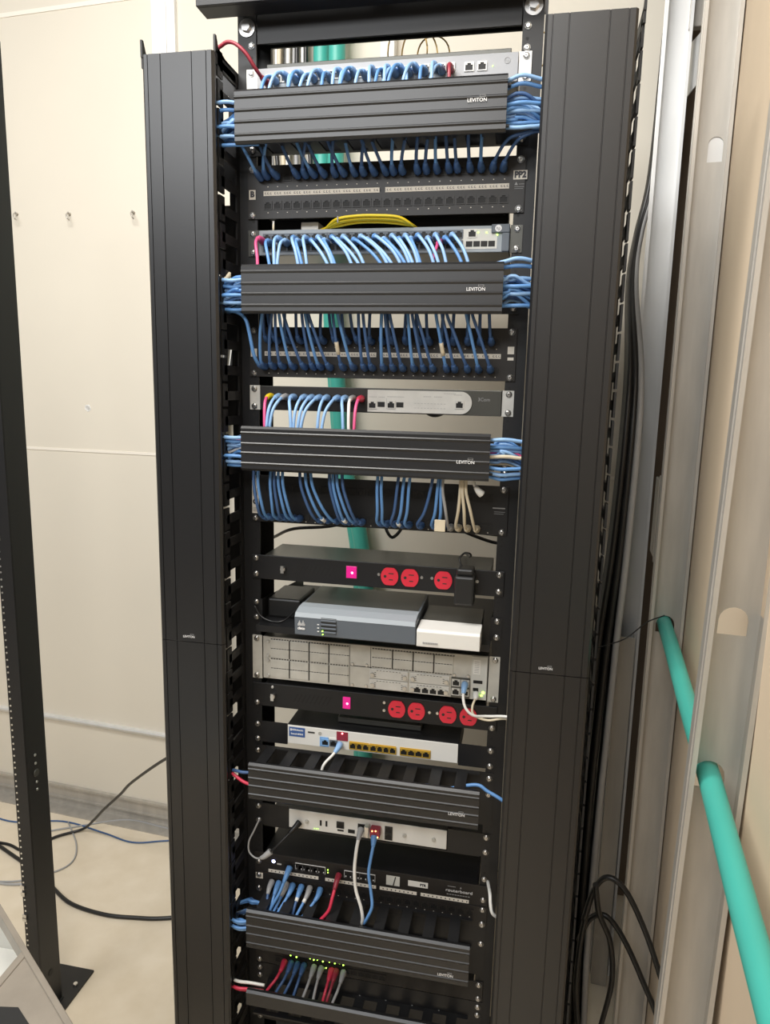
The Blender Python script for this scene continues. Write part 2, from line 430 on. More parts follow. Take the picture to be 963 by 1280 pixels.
# ---------------------------------------------------------------- the rack itself
rack = empty('equipment_rack', (0, 0.04, 0), 'tall black two-post equipment rack holding all the network devices', 'equipment rack')
RX = 0.2575
def rail(sign):
    b = MB()
    # front flange with square holes punched: built from strips around the holes
    xi, xo = sign*0.2245, sign*RX
    x0, x1 = min(xi, xo), max(xi, xo)
    b.box(x0, x1, 0.0, 0.003, 0.006, 2.125)
    b.box(x0, x1, 0.073, 0.076, 0.006, 2.125)
    w0, w1 = (x1-0.003, x1) if sign > 0 else (x0, x0+0.003)
    z = 0.006
    while z < 2.11:     # web with cable slots
        z2 = min(z+0.052, 2.125)
        b.box(w0, w1, 0.003, 0.073, z, z2)
        if z2 < 2.11: b.box(w0, w1, 0.003, 0.020, z2, z2+0.035).box(w0, w1, 0.056, 0.073, z2, z2+0.035)
        z = z2+0.035
    r = b.build('upright', 'black', rack)
    # tapped holes down the flange
    h = MB(); k = 0; z = 0.11
    while z < 2.03:
        for dz in (0.00635, 0.02223, 0.0381):
            h.cyl((sign*0.2325, 0.0005, z+dz), (sign*0.2325, -0.0003, z+dz), 0.0026, 0.0026, 8)
        z += 0.04445; k += 1
    tag(h.build('tapped_holes', 'dark', r), kind='stuff')
    return r
rail(-1); rail(1)
def angle(name, z0, z1, y0, y1, flip=False):
    b = MB(); b.box(-0.2235, 0.2235, y0, y0+0.004, z0, z1)
    zz = z1-0.004
    b.box(-0.2575, 0.2575, y0+0.004, y1, zz, z1)
    return b.build(name, 'black', rack, bevel=0.001)
angle('top_angle', 2.064, 2.130, 0.001, 0.06)
b = MB(); b.box(-0.2235, 0.2235, 0.070, 0.074, 2.088, 2.130); b.build('top_angle', 'black', rack)
b = MB()
b.box(-0.262, 0.262, -0.05, 0.0, 0.004, 0.008).box(-0.262, 0.262, -0.003, 0.0, 0.008, 0.08); b.build('base_angle', 'black', rack)
b = MB(); b.box(-0.262, 0.262, -0.16, 0.24, 0.0, 0.006); b.build('base_plate', 'black', rack, bevel=0.001)
for sx in (-1, 1):
    b = MB(); b.use('silver').cyl((sx*0.2405, 0, 2.0905), (sx*0.2405, -0.002, 2.0905), 0.0145, 0.0145, 24)
    b.cyl((sx*0.2405, -0.002, 2.0905), (sx*0.2405, -0.009, 2.0905), 0.0085, 0.0080, 6)
    b.build('bolt', None, rack)
# unused rack screws along the uprights
for x, z in ((-0.2325, 2.062), (0.233, 2.062), (0.233, 2.030), (-0.2325, 1.335), (0.2325, 1.345), (0.2325, 0.548)):
    screw(x, z, rack)

# overhead ladder tray resting on the rack
tray = empty('ladder_tray', (0, 0.1, 2.14), 'black steel cable runway lying across the top of the rack', 'cable runway')
b = MB(); b.box(-0.308, 0.262, -0.055, -0.050, 2.103, 2.185); b.box(-0.308, 0.262, -0.050, -0.012, 2.103, 2.108); b.build('side_rail', 'black', tray, bevel=0.001)
b = MB(); b.box(-0.305, 0.262, 0.115, 0.12, 2.132, 2.185); b.build('side_rail', 'black', tray, bevel=0.001)
for x in (-0.27, -0.02, 0.23):
    b = MB(); b.box(x-0.012, x+0.012, -0.050, 0.115, 2.138, 2.150); b.build('rung', 'black', tray)
# thin yellow fibre coils hanging from it
for i, (cx, cz, rx, rz, tilt) in enumerate(((0.018, 2.085, 0.036, 0.052, 0.2), (0.036, 2.088, 0.033, 0.047, -0.3), (0.060, 2.092, 0.030, 0.040, 0.5), (0.252, 2.105, 0.020, 0.030, 0.3))):
    b = MB()
    pts = [(cx+rx*math.cos(a+tilt), 0.12+0.02*i+0.006*math.sin(2*a), cz+rz*math.sin(a+tilt)) for a in [k*2*math.pi/28 for k in range(29)]]
    b.tube(pts, 0.0014, 6)
    tag(b.build('fibre_coil', 'amber'), ('loop of thin yellow fibre cord hanging under the cable runway' if i < 3 else 'small yellow cord loop above the right cable manager'), 'fibre cord', 'fibre loops under the runway' if i < 3 else None)

# ---------------------------------------------------------------- vertical cable managers
def leviton(x, y, z, w, parent):
    y -= 0.0016 if w > 0.025 else 0.0
    lg = text('LEVITON', x, z, w*0.185, 'text', parent, 'logo', y=y-0.0003, width=w, bold=0.00005)
    k = w/0.028
    b = MB()
    b.box(x+0.004*k, x+0.0115*k, y-0.0004, y, z+0.0042*k, z+0.0047*k).box(x+0.0035*k, x+0.004*k, y-0.0004, y, z+0.0035*k, z+0.007*k)
    b.box(x+0.0115*k, x+0.012*k, y-0.0004, y, z+0.0035*k, z+0.007*k).box(x+0.0035*k, x+0.012*k, y-0.0004, y, z+0.0067*k, z+0.0070*k)
    b.build('logo_mark', 'textgrey', lg)
    return lg

def grooved(b, a0, a1, fr, axis, y0, th, e0, e1, gw=0.0020, gd=0.0013, bead=False):
    """cover plate between a0 and a1 with grooves at fractions fr; extruded e0..e1 along axis"""
    L = a1-a0; poly = []
    prof = [(a0+0.002, y0+th+0.010), (a0, y0+th+0.006), (a0, y0+0.004), (a0+0.004, y0)]
    for f in fr:
        c = a0+L*f
        if bead: prof += [(c-0.0030, y0+0.0004), (c-0.0004, y0-0.0013), (c+0.0008, y0-0.0013), (c+0.0024, y0)]
        else: prof += [(c-gw/2, y0), (c-gw/4, y0+gd), (c+gw/4, y0+gd), (c+gw/2, y0)]
    prof += [(a1-0.004, y0), (a1, y0+0.004), (a1, y0+th+0.006), (a1-0.002, y0+th+0.010)]
    inner = [(a1-0.003, y0+th+0.010), (a1-0.003, y0+th+0.002), (a0+0.003, y0+th+0.002), (a0+0.003, y0+th+0.010)]
    P = prof+inner
    if axis == 'z': b.prism([(p[0], p[1]) for p in P], 'z', e0, e1)
    else: b.prism([(p[1], p[0]) for p in P], 'x', e0, e1)

def vman(sign, xa, xb, ztop, zsplit, label):
    vm = empty('vertical_cable_manager', ((xa+xb)/2, 0.0, 0), label, 'cable manager')
    # back frame: two stiles and cross bars
    b = MB()
    lo, hi = (xa, xb)
    b.box(lo, lo+0.018, -0.001, 0.002, 0.02, ztop+0.004).box(hi-0.018, hi, -0.001, 0.002, 0.02, ztop+0.004)
    z = 0.02
    while z < ztop-0.05:
        b.box(lo+0.018, hi-0.018, -0.001, 0.002, z, z+0.105)
        z += 0.140
    b.box(lo+0.018, hi-0.018, -0.001, 0.002, ztop-0.03, ztop+0.004)
    b.build('back_frame', 'black', vm)
    # side combs with T-shaped fingers
    for side, x in ((0, lo), (1, hi)):
        b = MB(); z = 0.03
        outer = (side == 0 and sign < 0) or (side == 1 and sign > 0)
        x0, x1 = (x-0.0, x+0.0035) if side == 0 else (x-0.0035, x)
        if outer:
            dx = 0.011 if sign > 0 else -0.006
            x0 += dx; x1 += dx
        b.box(x0, x1, -0.012, 0.002, 0.02, ztop+0.004)
        while z < ztop-0.02:
            b.box(x0, x1, -0.076, -0.012, z+0.010, z+0.026)
            b.box(x0, x1, -0.084, -0.064, z-0.001, z+0.039)
            z += 0.04445
        b.box(x0, x1, -0.090, -0.012, ztop-0.016, ztop+0.004)
        b.build('finger_comb', 'comb', vm)
        b = MB(); b.prism([(-0.030, ztop), (-0.060, ztop), (-0.090, ztop+0.012), (-0.093, ztop+0.022), (-0.088, ztop+0.022), (-0.082, ztop+0.014)] if False else [(-0.020, ztop), (-0.092, ztop), (-0.092, ztop+0.026), (-0.087, ztop+0.026), (-0.080, ztop+0.010), (-0.050, ztop+0.004)], 'x', x0, x1)
        b.build('top_lug', 'comb', vm)
    # cover in two lengths
    fr = (0.085, 0.265, 0.70, 0.90)
    b = MB(); grooved(b, xa, xb, fr, 'z', -0.100, 0.0025, zsplit+0.0006, ztop); c1 = b.build('cover', 'cover', vm)
    b = MB(); grooved(b, xa, xb, fr, 'z', -0.100, 0.0025, 0.03, zsplit-0.0006); c2 = b.build('cover', 'cover', vm)
    leviton((xa+xb)/2-0.006, -0.100, zsplit+0.010, 0.0225, c1)
    return vm
vman(-1, -0.3835, -0.2580, 2.016, 1.0185, 'left tall black vertical cable manager with long grooved cover')
vman(1, 0.2595, 0.3900, 2.030, 1.0215, 'right tall black vertical cable manager with long grooved cover')

# ---------------------------------------------------------------- horizontal cable managers
HM = {}
def hman(key, xa, xb, zt, zb, logox, logoz, label, logo=True, plate=None, br=None, plain=False):
    pz1, pz0 = plate if plate else (zt-0.012, zb+0.009)
    hm = empty('horizontal_cable_manager', (0, 0, pz0), label, 'cable manager', None)
    zc = (pz0+pz1)/2
    b = MB(); b.box(-0.2413, 0.2413, -0.0015, 0.0, br if br else pz0, pz1)
    b.build('bracket', 'black', hm)
    for nm, z0, z1 in (('finger_comb', pz1-0.0035, pz1), ('finger_comb', pz0, pz0+0.0035))[1 if plain else 0:]:
        b = MB()
        x = -0.212+0.0
        b.box(-0.214, 0.214, -0.010, -0.0015, z0, z1)
        b.box(-0.214, 0.214, -0.0875, -0.078, z0, z1)
        while x < 0.212:
            b.box(x, x+0.0205, -0.078, -0.010, z0, z1)
            x += 0.0479
        b.build(nm, 'comb', hm)
    b = MB()
    grooved(b, zb, zt, () if plain else (0.165, 0.40, 0.61, 0.85), 'x', -0.095, 0.0022, xa, xb, bead=True)
    # bright ridge lip along the top edge
    c = b.build('cover', 'cover', hm)
    if logo: leviton(logox, -0.095, logoz, 0.029, c)
    for sx in (-0.2325, 0.2325):
        for z in (pz1-0.012, pz0+0.010): screw(sx, z, hm, -0.0015)
    HM[key] = (xa, xb, zt, zb, pz1, pz0)
    return hm
hman('m1', -0.226, 0.2095, 1.958, 1.876, 0.165, 1.921, 'topmost horizontal cable manager with a grooved cover')
hman('m2', -0.218, 0.2170, 1.6885, 1.609, 0.175, 1.646, 'second horizontal cable manager, under the switch carrying the yellow cord')
hman('m3', -0.222, 0.2090, 1.4195, 1.342, 0.170, 1.3725, 'third horizontal cable manager, below the switch with the white front')
hman('m4', -0.2155, 0.2190, 0.7865, 0.711, 0.180, 0.740, 'fourth horizontal cable manager, open slots on top, below the gold ports', br=0.665)
hman('m5', -0.224, 0.2150, 0.473, 0.387, 0.172, 0.4085, 'fifth horizontal cable manager, under the hanging white and blue cords', br=0.335)
m6 = hman('m6', -0.226, 0.2150, 0.290, 0.2545, 0.165, 0.24, 'lowest horizontal cable manager with a narrow plain cover', logo=False, plate=(0.2725, 0.2320), plain=True, br=0.2050)
for k in range(10):
    b = MB(); x = -0.012+0.0185*k; b.box(x-0.0025, x+0.0025, -0.0024, -0.0015, 0.2255, 0.2345)
    b.box(x-0.0012, x+0.0012, -0.0024, -0.0015, 0.2345, 0.2370) if k % 3 == 0 else None
    b.build('port_number', 'textgrey', m6)

# ---------------------------------------------------------------- cables
def boot(path_pts, mname, parent, L=0.026, r0=0.0068, r1=0.0036, plug=True):
    """strain-relief boot along the first bit of a cable"""
    P = [Vector(p) for p in path_pts]; acc = 0; seg = [P[0]]
    for a, c in zip(P, P[1:]):
        d = (c-a).length
        if acc+d >= L: seg.append(a+(c-a)*((L-acc)/d)); break
        acc += d; seg.append(c)
    n = len(seg)
    radii = [r0+(r1-r0)*(i/(n-1))**1.6 for i in range(n)] if n > 1 else [r0]
    b = MB(); b.tube(seg, r0, 4 if False else 8, radii=radii)
    return b.build('plug_boot', mname, parent)
def cable(pts, color, label, group=None, r=0.0028, bootcol=None, name='patch_cable', n=6, cat='cable', clip=True, bl=0.026, sleeve=None):
    P = smooth_path(pts, n)
    b = MB(); b.tube(P, r, 8)
    o = b.build(name, color)
    tag(o, label, cat, group)
    if bootcol:
        boot(P, bootcol, o, L=bl)
    if sleeve:      # pale marker sleeve part way along
        i0, mt_ = sleeve
        b = MB(); b.tube(P[i0:i0+4], r*1.35, 8); b.build('marker_sleeve', mt_, o)
    return o
ORD = 'first second third fourth fifth sixth seventh eighth ninth tenth eleventh twelfth thirteenth fourteenth fifteenth sixteenth seventeenth eighteenth nineteenth twentieth twenty-first twenty-second twenty-third twenty-fourth twenty-fifth twenty-sixth twenty-seventh'.split()
def rnd(a, b_): return random.uniform(a, b_)
def trough(key, x, side, entry_z, top):
    """route inside a manager: enter at x, run to one side, leave to the vertical manager"""
    xa, xb, zt, zb, p1, p0 = HM[key]
    yt = rnd(-0.078, -0.022); zz = rnd(p0+0.012, p1-0.008)
    if side < 0:
        xe, xm, xv = xa+0.010, -0.250, rnd(-0.33, -0.29)
    else:
        xe, xm, xv = xb-0.010, 0.250, rnd(0.29, 0.33)
    pts = []
    if abs(xe-x) > 0.05: pts.append((x+0.03*side, yt, (entry_z+zz)/2+rnd(-0.004, 0.004)))
    bulge = rnd(0.000, 0.010)
    pts += [(xe, yt, zz), ((xe+xm)/2, yt-0.002, zz+bulge), (xm, yt+0.004, zz+bulge*0.5-0.004), (xv, -0.045+rnd(-.02, .02), zz-0.03-rnd(0, .02)), (xv, -0.040+rnd(-.02, .02), zz-0.10)]
    return pts

# HP1 (white-fronted switch at the very top): cables droop into m1
hp1x = [-0.187, -0.167, -0.151, -0.139, -0.119, -0.105, -0.091, -0.072, -0.060, -0.049, -0.030, -0.016, 0.003, 0.010, 0.022, 0.032, 0.044, 0.056, 0.070, 0.087, 0.098]
for i, x in enumerate(hp1x):
    side = -1 if i % 2 == 0 else 1
    dx = rnd(-0.012, 0.006)
    zp = 2.006 if i % 2 else 2.001
    pts = [(x, -0.006, zp), (x+dx*0.1, -0.028, zp-0.001), (x+dx*0.5, -0.050, zp-0.012), (x+dx, -0.062, zp-0.038), (x+dx, -0.062, 1.94)]
    pts += trough('m1', x+dx, side, 1.935, True)
    cable(pts, 'litpaleblue' if i % 3 else 'blue', ORD[i]+' blue cable from the left along the topmost switch', 'cables of the topmost switch', bootcol='litpaleblue')
cable([(-0.200, -0.006, 1.998), (-0.203, -0.026, 1.999), (-0.209, -0.045, 2.008), (-0.222, -0.055, 2.028), (-0.243, -0.055, 2.044), (-0.263, -0.05, 2.045), (-0.285, -0.045, 2.025), (-0.30, -0.04, 1.95)], 'maroon', 'dark red patch cable arching from the topmost switch into the left cable manager', bootcol='maroon', r=0.0032)
cable([(0.112, -0.006, 2.002), (0.113, -0.03, 2.000), (0.116, -0.055, 1.985), (0.118, -0.06, 1.945), (0.12, -0.05, 1.93)], 'maroon', 'short dark red patch cable at the right of the topmost switch', bootcol='maroon')

# PP2 panel top row: cables rise into the bottom of m1
pp2 = [-0.203, -0.185, -0.147, -0.133, -0.117, -0.099, -0.080, -0.064, -0.045, -0.030, -0.011, 0.009, 0.022, 0.037, 0.063, 0.078, 0.096, 0.116, 0.130, 0.151, 0.169]
for i, x in enumerate(pp2):
    side = -1 if x < 0 else 1
    dx = -rnd(0.006, 0.020) if i % 3 else rnd(0.004, 0.012)
    if i > 12: dx = rnd(-0.004, 0.012)
    pts = [(x, -0.006, 1.849), (x+dx*0.1, -0.026, 1.852), (x+dx*0.45, -0.040, 1.866), (x+dx, -0.046, 1.890), (x+dx, -0.048, 1.900)]
    pts += trough('m1', x+dx, side, 1.905, False)
    cable(pts, 'shadeblue' if i % 4 else 'blue', ORD[i+1]+' blue cable from the left on the panel marked PP2', 'cables of the PP2 patch panel', bootcol='shadeblue')
for x, xv in ((0.188, 0.245), (0.205, 0.250)):
    cable([(x, -0.006, 1.848), (x+0.003, -0.03, 1.853), (x+0.018, -0.045, 1.874), (x+0.035, -0.05, 1.884), (0.265, -0.05, 1.887), (0.30, -0.04, 1.86), (0.31, -0.03, 1.78)], 'shadeblue', ('right' if x > 0.2 else 'left')+' one of the two cables bending right from the PP2 panel', 'cables bending right from the PP2 panel', bootcol='shadeblue')
cable([(-0.215, -0.006, 1.847), (-0.216, -0.03, 1.852), (-0.224, -0.045, 1.872), (-0.238, -0.05, 1.893), (-0.262, -0.05, 1.897), (-0.285, -0.05, 1.880), (-0.30, -0.04, 1.80)], 'blue', 'blue cable looping from the left manager to the first port of the PP2 panel', bootcol='shadeblue')

# HP2 switch: cables droop into m2
hp2 = [(-0.198, -0.178), (-0.180, -0.170), (-0.167, -0.165), (-0.151, -0.127), (-0.144, -0.120), (-0.130, -0.112), (-0.118, -0.074), (-0.106, -0.066), (-0.095, -0.062), (-0.081, -0.033), (-0.072, -0.020), (-0.061, -0.012), (-0.042, 0.018), (-0.030, 0.028), (-0.019, 0.036), (-0.006, 0.050), (0.010, 0.058), (0.024, 0.064), (0.036, 0.070), (0.047, 0.078), (0.056, 0.082), (0.068, 0.104), (0.085, 0.112), (0.098, 0.124), (0.114, 0.150), (0.126, 0.160)]
for i, (x, xe) in enumerate(hp2):
    side = -1 if i % 2 == 0 else 1
    zp = 1.743 if i % 2 else 1.738
    pts = [(x, -0.006, zp), (x+0.001, -0.026, zp-0.000), (x+(xe-x)*0.25, -0.044, zp-0.008), (x+(xe-x)*0.7, -0.058, zp-0.030), (xe, -0.064, 1.686), (xe, -0.062, 1.674)]
    pts += trough('m2', xe, side, 1.668, True)
    cable(pts, 'litpaleblue' if i % 4 else 'blue', ORD[i]+' blue cable from the left on the switch under the yellow cord', 'cables of the second switch', bootcol='litpaleblue' if i % 3 else 'blue')
cable([(-0.213, -0.006, 1.742), (-0.213, -0.024, 1.743), (-0.211, -0.044, 1.733), (-0.203, -0.058, 1.705), (-0.200, -0.062, 1.67), (-0.2, -0.05, 1.65)], 'pink', 'magenta cable in the first port of the switch under the yellow cord', bootcol='pink')
cable([(0.104, -0.006, 1.735), (0.104, -0.024, 1.730), (0.102, -0.044, 1.715), (0.099, -0.054, 1.69), (0.099, -0.056, 1.67)], 'pink', 'magenta cable half hidden near the right end of the second switch', bootcol='pink')
# yellow cord bundle lying on the switch
for i in range(4):
    z = 1.7655+0.0034*(i % 2)+0.004*(i//2)
    y = -0.004-0.005*i
    cable([(-0.125, 0.03, 1.7635), (-0.10, 0.005, 1.764), (-0.075, y, z), (-0.04, y-0.004, z+0.004), (0.0, y-0.004, z+0.004), (0.035, y-0.002, z+0.001), (0.055, y+0.01, 1.7645), (0.062, 0.03, 1.7637)], 'yellow', 'strand of the yellow cord bundle lying on top of the second switch', 'yellow cord bundle', r=0.0024, name='yellow_cable')
b = MB(); b.tube([(-0.0705, -0.024, 1.7665), (-0.0705, -0.024, 1.776), (-0.0705, -0.004, 1.779), (-0.0705, 0.002, 1.772)], 0.0014, 6)
tag(b.build('cable_tie', 'greycable'), 'grey tie wrapped round the yellow cord bundle', 'cable tie')
b = MB(); b.box(-0.150, -0.118, 0.02, 0.07, 1.7625, 1.7785)
tag(b.build('white_tag', 'white', bevel=0.001), 'white paper tag lying on the second switch left of the yellow cord', 'tag')

# PPB 48 port panel: both rows fully plugged, from m2 bottom
ppb = [-0.209, -0.192, -0.174, -0.154, -0.133, -0.116, -0.103, -0.086, -0.061, -0.042, -0.022, -0.008, 0.013, 0.030, 0.047, 0.067, 0.084, 0.100, 0.124, 0.138, 0.160, 0.179, 0.199]
up = [-0.196, -0.178, -0.172, -0.165, -0.157, -0.124, -0.118, -0.112, -0.069, -0.060, -0.024, -0.016, 0.016, 0.022, 0.030, 0.061, 0.068, 0.076, 0.108, 0.118, 0.126, 0.158, 0.168]
for i, x in enumerate(ppb):
    side = -1 if x < 0 else 1
    xu = up[i]
    col = 'shadeblue' if i % 3 else 'blue'
    pts = [(x, -0.006, 1.524), (x, -0.024, 1.527), (x+(xu-x)*0.15, -0.037, 1.541), (x+(xu-x)*0.6, -0.052, 1.580), (xu, -0.056, 1.612), (xu, -0.056, 1.63)]
    pts += trough('m2', xu, side, 1.634, False)
    kw = {}
    if i in (8, 18): kw = dict(sleeve=(13, 'cream'))
    cable(pts, col, ORD[i]+' cable from the left in the lower row under the second manager', 'lower-row cables under the second manager', bootcol='shadeblue', **kw)
for i in range(20):
    x = -0.203+i*0.0212+rnd(-.003, .003); xu = x+rnd(-0.008, 0.004)
    pts = [(x, -0.006, 1.570), (x, -0.024, 1.573), (x+(xu-x)*0.5, -0.036, 1.588), (xu, -0.040, 1.617), (xu, -0.040, 1.64)]
    cable(pts, 'shadeblue', ORD[i]+' cable from the left in the upper row under the second manager', 'upper-row cables under the second manager', bootcol='shadeblue')
cable([(-0.212, -0.006, 1.524), (-0.213, -0.03, 1.527), (-0.217, -0.044, 1.545), (-0.222, -0.05, 1.58), (-0.230, -0.05, 1.605), (-0.250, -0.05, 1.617), (-0.275, -0.045, 1.612), (-0.29, -0.04, 1.58), (-0.30, -0.04, 1.50)], 'blue', 'blue cable looping past the left end of the second manager cover', bootcol='shadeblue', r=0.0032)

# 3com style switch
c3 = [(-0.198, -0.192, 'pink', 'yellow'), (-0.182, -0.188, 'litpaleblue', 'litpaleblue'), (-0.169, -0.182, 'litpaleblue', 'greycable'), (-0.154, -0.143, 'litpaleblue', 'litpaleblue'), (-0.133, -0.138, 'litpaleblue', 'litpaleblue'), (-0.119, -0.130, 'litpaleblue', 'litpaleblue'), (-0.105, -0.124, 'litpaleblue', 'litpaleblue'), (-0.091, -0.094, 'litpaleblue', 'litpaleblue'), (-0.071, -0.086, 'litpaleblue', 'litpaleblue'), (-0.057, -0.048, 'litpaleblue', 'litpaleblue'), (-0.043, -0.038, 'white', 'greycable'), (-0.028, -0.028, 'pink', 'red')]
for i, (x, xe, c, bc) in enumerate(c3):
    pts = [(x, -0.006, 1.470), (x, -0.022, 1.470), (x+(xe-x)*0.2, -0.040, 1.464), (x+(xe-x)*0.7, -0.053, 1.447), (xe, -0.058, 1.420), (xe, -0.056, 1.405)]
    side = -1 if i % 2 == 0 else 1
    pts += trough('m3', xe, side, 1.40, True)
    if c == 'litpaleblue': lb, g = ORD[i-1]+' blue cable from the left on the white-fronted switch', 'cables of the white-fronted switch'
    elif c == 'pink': lb, g = ('magenta cable with a yellow boot on the white-fronted switch' if i == 0 else 'magenta cable with a red boot beside the white switch front'), None
    else: lb, g = 'white cable just left of the red-booted one on the white-fronted switch', None
    cable(pts, c, lb, g, bootcol=bc)

# PPC panel: cables drop in long curves from m3
ppc = [(-0.204, -0.214), (-0.194, -0.206), (-0.178, -0.182), (-0.166, -0.175), (-0.153, -0.168), (-0.142, -0.160), (-0.099, -0.128), (-0.085, -0.118), (-0.068, -0.108), (-0.052, -0.073), (-0.045, -0.067), (-0.032, -0.060), (-0.022, -0.050), (0.016, 0.015), (0.026, 0.022), (0.041, 0.052), (0.054, 0.062), (0.066, 0.072), (0.088, 0.112), (0.114, 0.122), (0.128, 0.127)]
for i, (x, xu) in enumerate(ppc):
    side = -1 if x < 0 else 1
    pts = [(x, -0.006, 1.246), (x, -0.022, 1.246), (x-0.004+(xu-x)*0.05, -0.040, 1.254), (xu+(x-xu)*0.55, -0.056, 1.278), (xu+(x-xu)*0.15, -0.060, 1.315), (xu, -0.054, 1.345), (xu-0.003, -0.05, 1.36)]
    pts += trough('m3', xu, side, 1.365, False)
    kw = {}
    if i in (7, 10, 16): kw = dict(sleeve=(9, 'white'))
    cable(pts, 'blue' if i % 3 else 'shadeblue', ORD[i]+' blue cable from the left hanging into the panel marked C', 'blue cables of the panel marked C', bootcol='shadeblue', **kw)
for i, (x, xu, c) in enumerate(((0.142, 0.130, 'greycable'), (0.156, 0.160, 'cream'), (0.172, 0.164, 'cream'), (0.188, 0.170, 'cream'))):
    pts = [(x, -0.006, 1.246), (x, -0.022, 1.246), (x-0.003, -0.040, 1.255), (xu+(x-xu)*0.5, -0.058, 1.285), (xu, -0.060, 1.32), (xu, -0.054, 1.347), (xu, -0.05, 1.36)]
    cable(pts+trough('m3', xu, 1, 1.365, False), c, ('grey cable left of the cream ones on the panel marked C' if c == 'greycable' else ('left', 'middle', 'right')[i-1]+' one of the three cream cables on the panel marked C'), None if c == 'greycable' else 'cream cables of the panel marked C', bootcol=c)
# white flag label on grey cable, hanging white connector
b = MB(); b.box(0.118, 0.137, -0.062, -0.060, 1.247, 1.268)
tag(b.build('paper_flag', 'cream', bevel=0.002), 'cream paper flag wrapped round the grey cable of the panel marked C', 'tag')
cable([(0.197, -0.055, 1.315), (0.190, -0.058, 1.322), (0.183, -0.056, 1.332), (0.178, -0.05, 1.35)], 'white', 'loose white cord end hanging at the right below the third manager', bootcol='white', bl=0.018)

# dedicated side bundles, long strands between manager troughs and the vertical managers
def side_strand(key, sx, y, z, rise, c='blue', inner=0.03):
    xa, xb, zt, zb, p1, p0 = HM[key]
    xe = (xa+inner) if sx < 0 else (xb-inner)
    edge = xa if sx < 0 else xb
    word = {'m1': 'topmost', 'm2': 'second', 'm3': 'third', 'm4': 'fourth', 'm5': 'fifth', 'm6': 'lowest'}[key]
    cn = {'blue': 'blue', 'litpaleblue': 'blue', 'shadeblue': 'blue', 'cream': 'cream', 'red': 'red', 'white': 'white'}[c]
    sd = 'left' if sx < 0 else 'right'
    pts = [(xe, y+0.004, z), (edge, y, z+rise*0.6), (edge+sx*0.020, y-0.004, z+rise), (edge+sx*0.042, y, z+rise*0.7), (sx*0.285, y+0.006, z+rise*0.1-0.004), (sx*0.305, y+0.01, z-0.04), (sx*0.31, y+0.01, z-0.12)]
    g = '%s strands at the %s end of the %s manager' % (cn, sd, word)
    return cable(pts, c, '%s cable bridging from the %s end of the %s manager into the %s vertical one' % (cn, sd, word, sd), g, r=0.0031)
for key, sx, lst in (('m1', -1, [(1.940, 0.004), (1.932, 0.002), (1.912, 0.004), (1.904, 0.003), (1.892, 0.002), (1.884, -0.002)]),
                     ('m1', 1, [(1.945, 0.012), (1.938, 0.010), (1.926, 0.004), (1.917, 0.002), (1.910, 0.000), (1.898, -0.004), (1.890, -0.006)]),
                     ('m2', -1, [(1.670, -0.006), (1.662, -0.008), (1.655, -0.008), (1.640, 0.0), (1.630, -0.002), (1.621, -0.004)]),
                     ('m2', 1, [(1.684, 0.010), (1.680, 0.004), (1.664, 0.002), (1.654, -0.002), (1.645, -0.004), (1.624, 0.000)]),
                     ('m3', -1, [(1.398, 0.0), (1.390, 0.001), (1.382, 0.001), (1.362, 0.004), (1.354, 0.001), (1.348, 0.0)]),
                     ('m3', 1, [(1.405, 0.006), (1.396, 0.002), (1.390, 0.002), (1.366, -0.004), (1.358, -0.006), (1.352, -0.008)])):
    for j, (z, rise) in enumerate(lst):
        side_strand(key, sx, -0.080+0.006*(j % 3), z, rise, 'litpaleblue' if j % 2 == 0 else 'blue')
side_strand('m3', 1, -0.078, 1.378, 0.005, 'cream')

# ---------------------------------------------------------------- devices
def ears(dev, z0, z1, mt_, xin=0.222, holes=True, y=-0.002, screws=True, name='rack_ear'):
    for s in (-1, 1):
        a, c = (-0.2413, -xin) if s < 0 else (xin, 0.2413)
        b = MB(); b.box(a, c, y, y+0.002, z0, z1); e = b.build(name, mt_, dev)
        if screws:
            h = z1-z0
            for dz in ((0.0064, 0.0381) if h < 0.06 else (0.0064, 0.0826)):
                screw(s*0.2325, z1-dz, e, y)

# topmost switch
d = empty('network_switch', (0, 0.1, 1.980), 'light grey network switch at the very top of the rack', 'network switch')
b = MB(); b.box(-0.2205, 0.2205, 0.0, 0.30, 1.9805, 2.0215); b.use('black'); b.box(-0.2205, 0.2205, 0.006, 0.30, 2.0215, 2.0245); b.build('body', None, d, bevel=0.001) if False else None
b = MB(); b.box(-0.2205, 0.2205, 0.002, 0.30, 1.9805, 2.0240); b.build('body', 'chassis', d, bevel=0.001)
b = MB(); b.box(-0.2100, 0.2080, 0.012, 0.30, 2.0240, 2.0370); b.build('hood', 'chassis', d, bevel=0.001)
b = MB(); b.box(-0.2205, 0.2205, -0.004, 0.002, 1.9805, 2.0240); fp = b.build('front_panel', 'hpgrey', d, bevel=0.001)
b = MB(); b.box(-0.205, 0.118, -0.0045, -0.004, 1.985, 2.015); b.build('port_block', 'slatelight', fp)
for i in range(24):
    jack(-0.198+i*0.01345, 2.007, fp, 'nickel', -0.0048); 
for x in (0.142, 0.163): jack(x, 2.006, fp, 'nickel', -0.0042)
b = MB(); b.use('textgrey'); 
